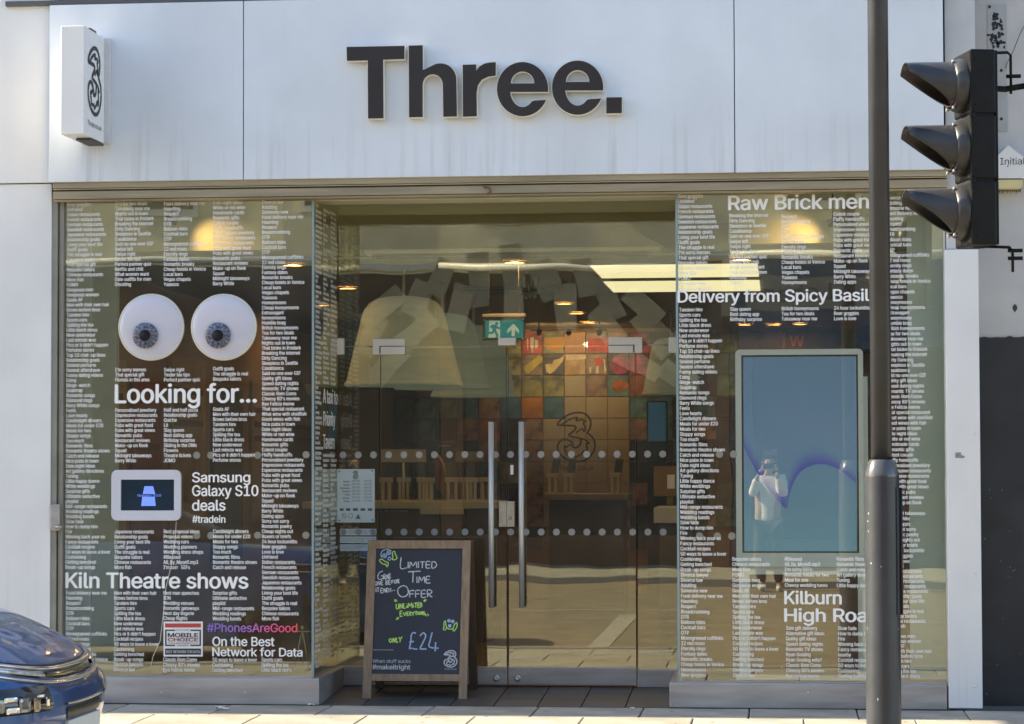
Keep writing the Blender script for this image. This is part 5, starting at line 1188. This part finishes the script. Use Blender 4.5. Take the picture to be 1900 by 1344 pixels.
m = MB(); m.tube([c_ + Vector((rb * .93 + .012, -.035, P(1665, 1140, YL).z)), c_ + Vector((rb * .93 + .012, -.035, P(1665, 905, YL).z))], .007, 6); m.build('door_hinge', BLACK, lpst)
m = MB()
for _ in range(9):
    a = R(rng.uniform(200, 330)); z_ = rng.uniform(.15, 1.4); t_ = c_ + Vector((math.cos(a), math.sin(a), 0)) * (rb + .0008) + Vector((0, 0, z_)); u_ = Vector((-math.sin(a), math.cos(a), 0))
    m.face([t_ + u_ * rng.uniform(.002, .006), t_ + Vector((0, 0, rng.uniform(.004, .012))), t_ - u_ * rng.uniform(.002, .006), t_ - Vector((0, 0, rng.uniform(.003, .01)))])
m.build('paint_chips', mat('chip_pale', (.42, .42, .41), .6), lpst)

# ================================================================== TRAFFIC SIGNAL
YSG = -2.75
BLK = mat('black_signal_plastic', (.009, .009, .0095), .45, var=.3, scale=12, bump=.05, bscale=80, spec=.22)
VIS = mat('dark_grey_visor', (.046, .046, .050), .40, var=.2, scale=10)
BEZ = mat('grey_signal_bezel', (.045, .045, .047), .34, var=.15)
q_ = P(1786, 278, YSG); ts = thing('traffic_signal', 'black three lamp traffic signal seen from the side with long visors', 'traffic light', (q_.x, YSG, 0))
TH = R(180 + 13)
TM = Matrix.Translation(Vector((q_.x, YSG, 0))) @ Matrix.Rotation(TH, 4, 'Z')       # local +x is the way the signal faces
zh0, zh1 = P(1825, 459, YSG).z, P(1825, 97, YSG).z
def tbox(m, a, b, bv=.0): m.box(a, b, bv, TM)
hh = (zh1 - zh0) / 3
for k in range(3):
    m = MB(); tbox(m, (-.135, -.15, zh0 + k * hh + .003), (.0, .15, zh0 + (k + 1) * hh - .003), .012)
    for zz_ in (.05, hh - .05): m.tube([TM @ Vector((-.03, .149, zh0 + k * hh + zz_)), TM @ Vector((-.03, .156, zh0 + k * hh + zz_))], .007, 8)
    m.build('housing', BLK, ts)
m = MB(); tbox(m, (-.125, -.14, zh0 + .01), (-.01, .14, zh1 - .01)); m.build('inner_frame', DARK, ts)
m = MB(); tbox(m, (-.150, -.13, zh0 + .006), (-.136, .13, zh1 - .006), .003)
for z_ in (.33, .66): tbox(m, (-.02, .148, zh0 + (zh1 - zh0) * z_ - .012), (.006, .158, zh0 + (zh1 - zh0) * z_ + .012), .002)
m.build('rear_door', BLK, ts)
for k, (py, cn, cl) in enumerate(((160, 'red', (.10, .008, .006)), (277, 'amber', (.12, .05, .004)), (395, 'green', (.004, .06, .03)))):
    zc = P(1780, py, YSG).z; r_ = .118
    def ring(r, x, n=36): return [TM @ Vector((x, r * math.sin(2 * math.pi * i / n), zc + r * math.cos(2 * math.pi * i / n))) for i in range(n)]
    m = MB(); m.sm = True; m.sweep([ring(.140, .001), ring(.142, .020), ring(.134, .044), ring(.124, .060), ring(.120, .062)], True, False); bz = m.build('lamp_bezel', BEZ, ts)
    m = MB(); m.sm = True; m.sweep([ring(.116, .050), ring(.09, .062), ring(.05, .070), ring(.002, .073)], True, False); lab(m.build('lens', mat('unlit_%s_lens' % cn, cl, .2, var=.2, scale=60), bz), f'unlit {cn} lens')
    m = MB(); m.sm = True; n_ = 36; LX = .24; rows_ = []
    for i in range(n_):
        a = -math.pi + 2 * math.pi * (i + .5) / n_; zz_ = math.cos(a)
        Lx = LX * max(0.0, min(1.0, (zz_ + 1.0) / 1.42)) + .012
        outer, inner = [], []
        for s_ in range(7):
            f = s_ / 6; x = .052 + Lx * f; rr = r_ * (1 - .16 * f * Lx / LX)
            outer.append(TM @ Vector((x, rr * math.sin(a), zc + .006 + rr * math.cos(a) + .012 * f * Lx / LX))); inner.append(TM @ Vector((x, (rr - .004) * math.sin(a), zc + .006 + (rr - .004) * math.cos(a) + .012 * f * Lx / LX)))
        rows_.append(outer + inner[::-1])
    rv = [[m.bm.verts.new(p_) for p_ in r0] for r0 in rows_]
    for i in range(n_):
        j = (i + 1) % n_
        if i == n_ - 1: 
            pass
        for s_ in range(13):
            f = m.bm.faces.new((rv[i][s_], rv[i][s_ + 1], rv[j][s_ + 1], rv[j][s_])); f.smooth = s_ != 6
    m.build('visor', VIS, bz)
    m = MB()
    for a in (25, 155, 205, 335):
        p_ = TM @ Vector((.056, .132 * math.sin(R(a)), zc + .132 * math.cos(R(a)))); d_ = TM.to_3x3() @ Vector((1, 0, 0)); m.tube([p_, p_ + d_ * .014], .0075, 8)
    m.build('bezel_screw', CHROME, bz)
xp = P(1925, 300, YSG).x
m = MB(); m.tube([(q_.x + .06, YSG, zh1 - .006), (q_.x + .235, YSG, zh1 - .004), (q_.x + .25, YSG, zh1 - .02), (q_.x + .25, YSG, zh1 - .22)], .008, 6)
for zz_ in (zh1 - .13, zh1 - .19): m.tube([(q_.x + .225, YSG - .01, zz_), (q_.x + .30, YSG - .01, zz_)], .010, 6)
m.build('bracket', BLK, ts); m = MB()
m.tube([(q_.x + .05, YSG, zh0 + .006), (q_.x + .235, YSG, zh0 - .002), (q_.x + .25, YSG, zh0 - .02), (q_.x + .25, YSG, zh0 - .13)], .008, 6)
for zz_ in (zh0 - .02, zh0 - .06): m.tube([(q_.x + .225, YSG - .01, zz_), (q_.x + .30, YSG - .01, zz_)], .010, 6)
m.build('bracket', BLK, ts)
m = MB(); m.tube([(q_.x + .10, YSG, zh1 - .185), (q_.x + .16, YSG, zh1 - .19), (q_.x + .22, YSG, zh1 - .195), (q_.x + .32, YSG, zh1 - .18)], .016, 8); m.build('cable_arm', BLK, ts)
m = MB(); m.lathe([(.057, 0), (.057, zh1 + .15), (.03, zh1 + .18), (0.001, zh1 + .185)], (P(1936, 300, YSG).x, YSG, 0), 20); m.build('pole', GREY, ts)

# ================================================================== THE PARKED CAR
CYC = -4.72; HW = .88
car = thing('parked_car', 'metallic blue car with chrome strips, its nose entering at the lower left', 'car', (-4.4, CYC, -.10))
BLUE = mat('metallic_blue_paint', (.012, .082, .275), .30, metal=.35, var=.15, scale=300, coat=1.0)
GLB = mat('gloss_black_trim', (.008, .008, .010), .10, var=.2, coat=.8)
CHR = mat('bright_chrome', (.82, .83, .85), .08, metal=1.0, var=.03)
TINT = mat('dark_car_glass', (.012, .016, .018), .05, var=.1, coat=.5)
RUB = mat('black_rubber', (.016, .016, .016), .8, var=.2)
CC = lambda x, y: P(x, y, CYC)
pz = [(CC(a, b).z, CC(a, b).x - .085) for a, b in ((178, 1390), (184, 1344), (191, 1318), (190.5, 1296), (186, 1274), (178, 1258), (167, 1243), (155, 1224), (138, 1211), (114, 1195), (86, 1179), (58, 1165), (28, 1151), (-12, 1137))]
pz = [(-.02 + .10, pz[0][1] - .10)] + pz
pz += [(pz[-1][0] + .03, pz[-1][1] - .30), (pz[-1][0] + .05, pz[-1][1] - .62)]
nose = lambda z_: next((x0 + (x1 - x0) * (z_ - z0) / (z1 - z0) for (z0, x0), (z1, x1) in zip(pz, pz[1:]) if z0 <= z_ <= z1), pz[-1][1] if z_ > pz[-1][0] else pz[0][1])
XRR = -7.05
def outline(z_, inset=0.0, n=26):
    """half plan outline of the body at height z: from the middle of the nose round the corner to the tail"""
    xf = nose(z_) + inset * -1; top = max(0, (z_ - .66) / .35); hw = HW - .02 * max(0, .35 - z_) - .10 * top ** 1.5 - inset; Ln = .62 + .25 * top; pts = []
    for k in range(n):
        t = (k / (n - 1)) * math.pi / 2
        y = hw * math.sin(t) ** .72 if t > 0 else 0; x = xf - Ln * (1 - max(0, math.cos(t)) ** .60)
        pts.append((x, y))
    pts.append((XRR + .25, hw)); pts.append((XRR + .05, hw * .8)); pts.append((XRR, 0))
    return pts
zs = sorted({pz[0][0], *[z_ for z_, _ in pz], *[pz[0][0] + (pz[-1][0] - pz[0][0]) * k / 26 for k in range(27)]})
m = MB(); m.sm = True; rings = []
for z_ in zs:
    o_ = outline(z_); rings.append([Vector((x, CYC - y, z_)) for x, y in o_] + [Vector((x, CYC + y, z_)) for x, y in o_[-2:0:-1]])
m.sweep(rings, True, True); m.build('body', BLUE, car)
RISE = .105
def strip(za, zb, off, k0, k1, s_, rise=None):
    rows2 = []
    for zf in (0, .25, .5, .75, 1):
        row = []
        for k in range(k0, k1):
            t = min(1, k / 23); z_ = za + (zb - za) * zf + (RISE if rise is None else rise) * t * t * (3 - 2 * t)
            x, y = outline(z_, -off if 0 < zf < 1 else off * .5)[k]; row.append(Vector((x, CYC + s_ * y, z_)))
        rows2.append(row)
    return rows2
def band(name, za, zb, mt, off=.006, k0=0, k1=26, side=(-1, 1), taper=None):
    m = MB(); m.sm = True
    for s_ in side:
        m.sweep(strip(za, zb, off, k0, k1, s_), False, False)
    return m.build(name, mt, car)
zq = lambda y: CC(150, y).z
band('chrome_strip', zq(1236), zq(1229), CHR, .012)
band('grille_band', zq(1252.5), zq(1237), GLB, .004)
band('chrome_strip', zq(1260), zq(1254), CHR, .012)
band('lower_intake', zq(1328), zq(1300), BLACK, .004, 0, 4)
band('intake_trim', zq(1299), zq(1295), CHR, .010, 0, 4)
for s_ in (-1, 1):
    m = MB(); m.sm = True; m.sweep(strip(zq(1249.5), zq(1238), .012, 5, 16, s_), False, False); lab(m.build('daytime_lamp', mat('clear_lamp', (.62, .66, .70), .08, metal=.6, var=.4, scale=40, coat=1), car), 'slim upper lamp in the black band')
    # main lamp lower on the corner: dark bowl under a clear cover with two reflectors
    m = MB(); m.sm = True; m.sweep(strip(zq(1306), zq(1249), .014, 6, 18, s_, .0), False, False); hl = m.build('headlight', GLB, car)
    if s_ > 0: continue
    for k, zc_, w_, h_, mt_ in ((7, 1284, .026, .040, CHR), (8, 1272, .060, .012, CHR), (9, 1286, .046, .060, mat('lamp_bowl_tan', (.36, .30, .22), .16, metal=.8, var=.6, scale=60, coat=1)), (11, 1284, .070, .060, mat('lamp_lens_grey', (.22, .24, .26), .08, metal=.7, var=.5, scale=50, coat=1)), (13, 1273, .070, .022, CHR), (13, 1292, .070, .026, CHR), (15, 1283, .06, .056, mat('lamp_lens_grey', (.2, .2, .2), .1))):
        x, y = outline(zq(zc_), -.0155)[k]; x2, y2 = outline(zq(zc_), -.0155)[k + 1]
        u_ = Vector((x2 - x, -(y2 - y), 0)).normalized(); nrm = Vector((-u_.y, u_.x, 0)); nrm = nrm if nrm.x > 0 else -nrm
        c0 = Vector((x, CYC - y, zq(zc_))); m = MB()
        pts = [(-1, -.8), (-.7, -1), (.8, -1), (1, -.6), (1, .7), (.6, 1), (-.8, 1), (-1, .6)]
        m.sweep([[c0 + u_ * (a * w_ / 2) + Vector((0, 0, b_ * h_ / 2)) + nrm * -.004 for a, b_ in pts], [c0 + u_ * (a * w_ / 2) + Vector((0, 0, b_ * h_ / 2)) + nrm * .0015 for a, b_ in pts], [c0 + u_ * (a * w_ / 3.4) + Vector((0, 0, b_ * h_ / 3.4)) + nrm * .0035 for a, b_ in pts]], True, True)
        m.build('reflector', mt_, hl)
band('bonnet_gap', zq(1228.4), zq(1226.2), BLACK, .003)
band('body_crease', zq(1268.5), zq(1267.0), BLACK, .0025, 0, 6)
m = MB(); xn = nose(.33); m.box((xn - .01, CYC - .26, zq(1366)), (xn + .022, CYC + .26, zq(1327)), .003); npl = m.build('number_plate', mat('plate_white', (.72, .72, .68), .4, var=.05), car)
# bonnet seam, greenhouse, wheels
zb_ = pz[-1][0]; xg = pz[-1][1]
m = MB(); m.sm = True; rg = []
for f, xa, xb_, hw in ((0, xg + .1, XRR + .35, .78), (.25, xg - .25, XRR + .42, .74), (.5, xg - .52, XRR + .50, .70), (.8, xg - .86, XRR + .60, .65), (1, xg - 1.05, XRR + .68, .62)):
    z_ = zb_ - .04 + .50 * f; rg.append([Vector((xa, CYC + hw * t, z_)) for t in (-.9, -.4, 0, .4, .9)] + [Vector((xa - .12, CYC + hw, z_)), Vector((xb_ + .1, CYC + hw, z_))] + [Vector((xb_, CYC + hw * t, z_)) for t in (.8, 0, -.8)] + [Vector((xb_ + .1, CYC - hw, z_)), Vector((xa - .12, CYC - hw, z_))])
m.sweep(rg, True, True); m.build('glasshouse', TINT, car)
m = MB(); m.sm = True; zr = zb_ + .455; rr_ = [[Vector((x_, CYC + y_, zr + dz_)) for x_, y_ in ((xg - 1.02, -.60), (xg - 1.02, .60), (XRR + .70, .60), (XRR + .70, -.60))] for dz_ in (0, .03)]; m.sweep(rr_, True, True); m.build('roof', BLUE, car)
for xw_ in (pz[3][1] - .80, XRR + .85):
    for s_ in (-1, 1):
        cw = Vector((xw_, CYC + s_ * (HW - .10), .215))
        m = MB(); m.lathe([(.20, -.10), (.30, -.10), (.316, -.06), (.316, .06), (.30, .10), (.20, .10)], cw, 30, 'Y', cap=False); wh = m.build('wheel', RUB, car)
        m = MB(); m.lathe([(.20, .09), (.19, .095), (.05, .075), (.001, .08)] if s_ < 0 else [(.20, -.09), (.19, -.095), (.05, -.075), (.001, -.08)], cw, 24, 'Y'); m.build('rim', CHROME, wh)
        m = MB(); m.lathe([(.345, -.12), (.345, .1)], cw + Vector((0, -s_ * .02, 0)), 28, 'Y'); m.build('wheel_arch', RUB, car)

# ================================================================== LITTER
LIT = mat('litter_paper', (.72, .71, .68), .8, var=.1)
for px, py, lb_, sc_ in ((411, 1316, 'crumpled white paper scrap on the pavement below the left window', 1.0), (577, 1309, 'tiny flat white scrap on the pavement at the left corner of the threshold', .55), (1172, 1315, 'small pale scrap on the pavement in front of the right door', .4)):
    q_ = PZ(px, py, .004); t = thing('paper_scrap', lb_, 'litter', q_, 'litter on the pavement')
    m = MB(); k = 9
    c0 = m.bm.verts.new(q_ + Vector((0, 0, .018 * sc_)))
    ring_ = [m.bm.verts.new(q_ + Vector((sc_ * rng.uniform(.02, .045) * math.cos(2 * math.pi * i / k) * 1.3, sc_ * rng.uniform(.02, .045) * math.sin(2 * math.pi * i / k), rng.uniform(0, .022) * sc_))) for i in range(k)]
    for i in range(k): m.bm.faces.new((c0, ring_[i], ring_[(i + 1) % k]))
    m.build('scrap', LIT, t)

# ================================================================== ACROSS THE ROAD (seen only in the glass)
YO = -20.6
def terrace(name, label, x0, x1, hgt, wcol, shopcol, nwin, signcol):
    t = thing(name, label, 'building', ((x0 + x1) / 2, YO, 0), 'shops across the road')
    wm = mat('terrace_wall_%d' % int(x0 * 10), wcol, .85, var=.15, scale=4); m = MB(); m.box((x0, YO - 6, 3.6), (x1, YO, hgt)); m.build('wall', wm, t); m = MB(); m.box((x0 + .36, YO - 6, 0), (x1 - .36, YO - .5, 3.598)); m.build('shop_room', DARK, t)
    for xp_ in (x0, x1 - .35): m = MB(); m.box((xp_ + .01, YO - 6, 0), (xp_ + .34, YO, 3.598)); m.build('pier', mat('pier_%d' % int(x0 * 10), shopcol, .6), t)
    m = MB(); m.box((x0 + .36, YO - .3, .4), (x1 - .36, YO - .25, 3.1)); m.build('shop_glass', TINT, t)
    m = MB(); m.box((x0 + .36, YO - .3, 0), (x1 - .36, YO - .02, .399)); m.build('stall_riser', mat('riser_%d' % int(x0 * 10), shopcol, .6), t)
    m = MB(); m.box((x0 + .1, YO + .002, 3.15), (x1 - .1, YO + .16, 4.42), .01); m.build('fascia', mat('fascia_%d' % int(x0 * 10), signcol, .5, var=.1), t)
    m = MB(); m.tube([(x0 + .03, YO + .24, 4.50), (x1 - .03, YO + .24, 4.50)], .055, 8); m.build('gutter', mat('white_gutter', (.75, .74, .70), .4), t)
    for i in range(nwin):
        for zz_ in (5.2, 7.9):
            if zz_ + 1.7 > hgt: continue
            xc = x0 + (x1 - x0) * (i + .5) / nwin; m = MB(); m.box((xc - .55, YO + .001, zz_), (xc + .55, YO + .05, zz_ + 1.6)); wf = m.build('window', mat('white_window_frame', (.7, .69, .66), .5), t)
            m = MB(); m.box((xc - .46, YO + .052, zz_ + .1), (xc + .46, YO + .06, zz_ + .76)); m.box((xc - .46, YO + .052, zz_ + .84), (xc + .46, YO + .06, zz_ + 1.5)); m.build('pane', TINT, wf)
    return t
terrace('terraced_shop', 'cream terraced shop across the road, leftmost, seen only in reflection', -24, -12.95, 10.2, (.72, .66, .50), (.08, .07, .06), 4, (.10, .07, .05))
terrace('terraced_shop', 'cream terraced shop across the road with a black fascia, seen only in reflection', -12.949, -5.15, 9.6, (.70, .64, .48), (.03, .03, .03), 3, (.012, .012, .014))
terrace('terraced_shop', 'cream terraced shop across the road facing the doors, seen only in reflection', -5.149, -.7, 10.0, (.72, .66, .50), (.12, .06, .03), 2, (.05, .035, .022))
tl = terrace('terraced_shop', 'terraced shop across the road with a navy lettered fascia, seen only in reflection', -.699, 4.65, 9.4, (.68, .62, .47), (.02, .03, .06), 2, (.010, .045, .12))
terrace('terraced_shop', 'pale terraced shop across the road, rightmost, seen only in reflection', 4.651, 14, 10.4, (.68, .64, .52), (.05, .05, .05), 3, (.06, .055, .05))
m = MB(); m.box((-.45, YO + .162, 3.72), (1.6, YO + .17, 4.18)); m.build('sign_panel', mat('grey_sign_panel', (.20, .20, .20), .5), tl)
m = MB(); me = glyphs('Lebara', 0, 3); hi = max(me.bounds()[0])
put(m.bm, me, lambda u, v: Vector((.80 - u / hi * 1.18, YO + .173, 3.85 + v * .44))); m.build('sign_lettering', LG, tl)
# a dark awning over the second shop
aw = thing('shop_awning', 'black sloping shop awning across the road, seen only in reflection', 'awning', (-8.5, YO + .2, 3.4))
m = MB(); pts = [(-11.8, 4.3), (-9.6, 4.3), (-6.2, 3.2), (-6.2, 2.7), (-11.8, 2.7)]
m.prism(FY(YO + 1.2), pts, -1.0, 0); m.build('canopy', mat('black_canvas', (.012, .012, .013), .8, var=.2), aw)

# an arch of pale boards fixed over the shopfronts facing the doors
ad = thing('arch_of_boards', 'arch of grey rectangular boards over the shopfronts across the road, seen only in reflection', 'decoration', (-4.0, YO + .2, 2.7))
BRD_ = mat('pale_grey_board', (.27, .26, .21), .8, var=.15)
kk = 0
for i in range(15):
    t = R(8 + 164 * i / 14)
    for rr_ in ((1.0, .74) if i % 2 else (.92,)):
        cx, cz = -4.0 - 2.75 * rr_ * math.cos(t), 2.55 + 1.95 * rr_ * math.sin(t)
        M_ = Matrix.Translation((cx, YO + .22 + .012 * (kk % 3), cz)) @ Matrix.Rotation(-(t - math.pi / 2) * .8 + rng.uniform(-.3, .3), 4, 'Y'); kk += 1
        hw_, hh_ = rng.uniform(.13, .2), rng.uniform(.26, .42)
        m = MB(); m.box((-hw_, -.0, -hh_), (hw_, .008, hh_), 0, M_); m.build('board', BRD_, ad)
# ================================================================== THE PERSON TAKING THE PHOTOGRAPH (seen only in the glass)
pp = thing('person', 'person in a white jacket holding up a phone, reflected in the blue screen', 'person', (.0, -16.42, -.10))
PB = Vector((-.13, -16.42, -.10))
def skin(name, verts, edges, radii, m_, parent, sub=2):
    me = bpy.data.meshes.new(name); me.from_pydata([PB + Vector(v) for v in verts], edges, [])
    o = bpy.data.objects.new(name, me); COL.objects.link(o)
    sk = o.modifiers.new('skin', 'SKIN'); sv = me.skin_vertices[0].data
    for i, r_ in enumerate(radii): sv[i].radius = r_ if isinstance(r_, tuple) else (r_, r_); sv[i].use_root = (i == 0)
    sb = o.modifiers.new('sub', 'SUBSURF'); sb.levels = sb.render_levels = sub
    dg = bpy.context.evaluated_depsgraph_get(); dg.update()
    m2 = bpy.data.meshes.new_from_object(o.evaluated_get(dg), depsgraph=dg); bpy.data.objects.remove(o)
    for p_ in m2.polygons: p_.use_smooth = True
    m2.materials.clear(); m2.materials.append(m_)
    return link(name, m2, parent)
SKN = mat('skin_tone', (.42, .26, .18), .5, var=.06); JKT = mat('white_jacket', (.74, .73, .70), .8, var=.12, scale=12, bump=.3, bscale=14); TRS = mat('dark_trousers', (.03, .03, .035), .8, var=.2); HAIR = mat('dark_hair', (.02, .014, .010), .6, var=.3); SHO = mat('pale_shoes', (.55, .53, .50), .6)
# body: one continuous figure (y grows towards the shop)
V_ = [(0, 0, .93), (0, .01, 1.12), (0, .0, 1.32), (0, .0, 1.45), (0, .02, 1.53), (0, .05, 1.64), (0, .06, 1.72),
      (-.16, 0, 1.40), (-.185, .12, 1.20), (-.13, .30, 1.50), (.16, 0, 1.40), (.185, .12, 1.20), (.11, .30, 1.50),
      (-.10, 0, .86), (-.11, .03, .50), (-.11, -.01, .10), (-.12, .12, .04), (.10, 0, .86), (.11, .03, .50), (.11, -.01, .10), (.12, .12, .04)]
E_ = [(0, 1), (1, 2), (2, 3), (3, 4), (4, 5), (5, 6), (2, 7), (7, 8), (8, 9), (2, 10), (10, 11), (11, 12), (0, 13), (13, 14), (14, 15), (15, 16), (0, 17), (17, 18), (18, 19), (19, 20)]
R_ = [(.15, .11), (.135, .10), (.16, .11), (.07, .06), .052, (.076, .092), (.070, .082), .06, .043, .028, .06, .043, .028, .085, .06, .042, .04, .085, .06, .042, .04]
skin('body', V_, E_, R_, SKN, pp)
skin('jacket', [(0, 0, .84), (0, .01, 1.10), (0, 0, 1.34), (0, .0, 1.47), (-.145, 0, 1.40), (-.19, .12, 1.20), (-.155, .26, 1.44), (.145, 0, 1.40), (.19, .12, 1.20), (.135, .26, 1.44)], [(0, 1), (1, 2), (2, 3), (2, 4), (4, 5), (5, 6), (2, 7), (7, 8), (8, 9)], [(.145, .125), (.13, .11), (.14, .115), (.085, .08), .085, .066, .045, .085, .066, .045], JKT, pp)
skin('trousers', [(0, 0, .90), (-.10, 0, .82), (-.11, .03, .48), (-.11, -.01, .10), (.10, 0, .82), (.11, .03, .48), (.11, -.01, .10)], [(0, 1), (1, 2), (2, 3), (0, 4), (4, 5), (5, 6)], [(.16, .13), .10, .08, .06, .10, .08, .06], TRS, pp)
for s_ in (-1, 1): skin('shoe', [(.115 * s_, -.05, .05), (.115 * s_, .06, .045), (.12 * s_, .17, .03)], [(0, 1), (1, 2)], [.05, .05, .036], SHO, pp)
skin('hair', [(0, .0, 1.70), (0, .03, 1.775), (0, -.04, 1.62)], [(0, 1), (0, 2)], [(.092, .095), (.082, .085), .07], HAIR, pp)
for s_ in (-1, 1):                                   # hands closed on the phone: palm, four fingers, thumb
    w0 = Vector((-.12 * s_ - .0, .30, 1.51)) if False else Vector((.115 * s_, .31, 1.52))
    skin('hand', [w0, w0 + Vector((-.015 * s_, .03, .05))], [(0, 1)], [.026, .036], SKN, pp, 1)
    for k in range(4):
        b0 = w0 + Vector((-.010 * s_, .045, .03 + .021 * k)); skin('finger', [b0, b0 + Vector((-.016 * s_, .028, .004)), b0 + Vector((-.044 * s_ * (1 - .05 * abs(k - 1)), .036, .004))], [(0, 1), (1, 2)], [.010, .009, .007], SKN, pp, 1)
    b0 = w0 + Vector((-.02 * s_, .015, .02)); skin('thumb', [b0, b0 + Vector((-.03 * s_, -.002, .018)), b0 + Vector((-.052 * s_, .006, .026))], [(0, 1), (1, 2)], [.012, .011, .008], SKN, pp, 1)
fm = MB()
for s_ in (-1, 1): fm.lathe([(.001, -.010), (.011, -.004), (.011, .004), (.001, .010)], PB + Vector((.031 * s_, .142, 1.665)), 10)
fm.build('eye', BLACK, pp)
skin('nose', [(0, .135, 1.665), (0, .155, 1.63)], [(0, 1)], [.010, .013], SKN, pp, 1)
fm = MB(); fm.box(PB + Vector((-.024, .136, 1.594)), PB + Vector((.024, .146, 1.602)), .003); fm.build('mouth', mat('lips', (.30, .10, .09), .5), pp)
for s_ in (-1, 1): skin('ear', [(.088 * s_, .05, 1.68), (.090 * s_, .045, 1.65)], [(0, 1)], [.012, .016], SKN, pp, 1)
ph = thing('mobile_phone', 'black phone held up in both hands by the person reflected in the screen', 'phone', (0, -16.06, 1.54))
fm = MB(); fm.box((-.205, -16.075, 1.465), (-.055, -16.066, 1.545), .004); fm.build('phone_body', BLACK, ph)

bpy.data.objects.remove(FONTO)
# every part keeps a tidy smooth/flat shading; nothing is left unlabelled
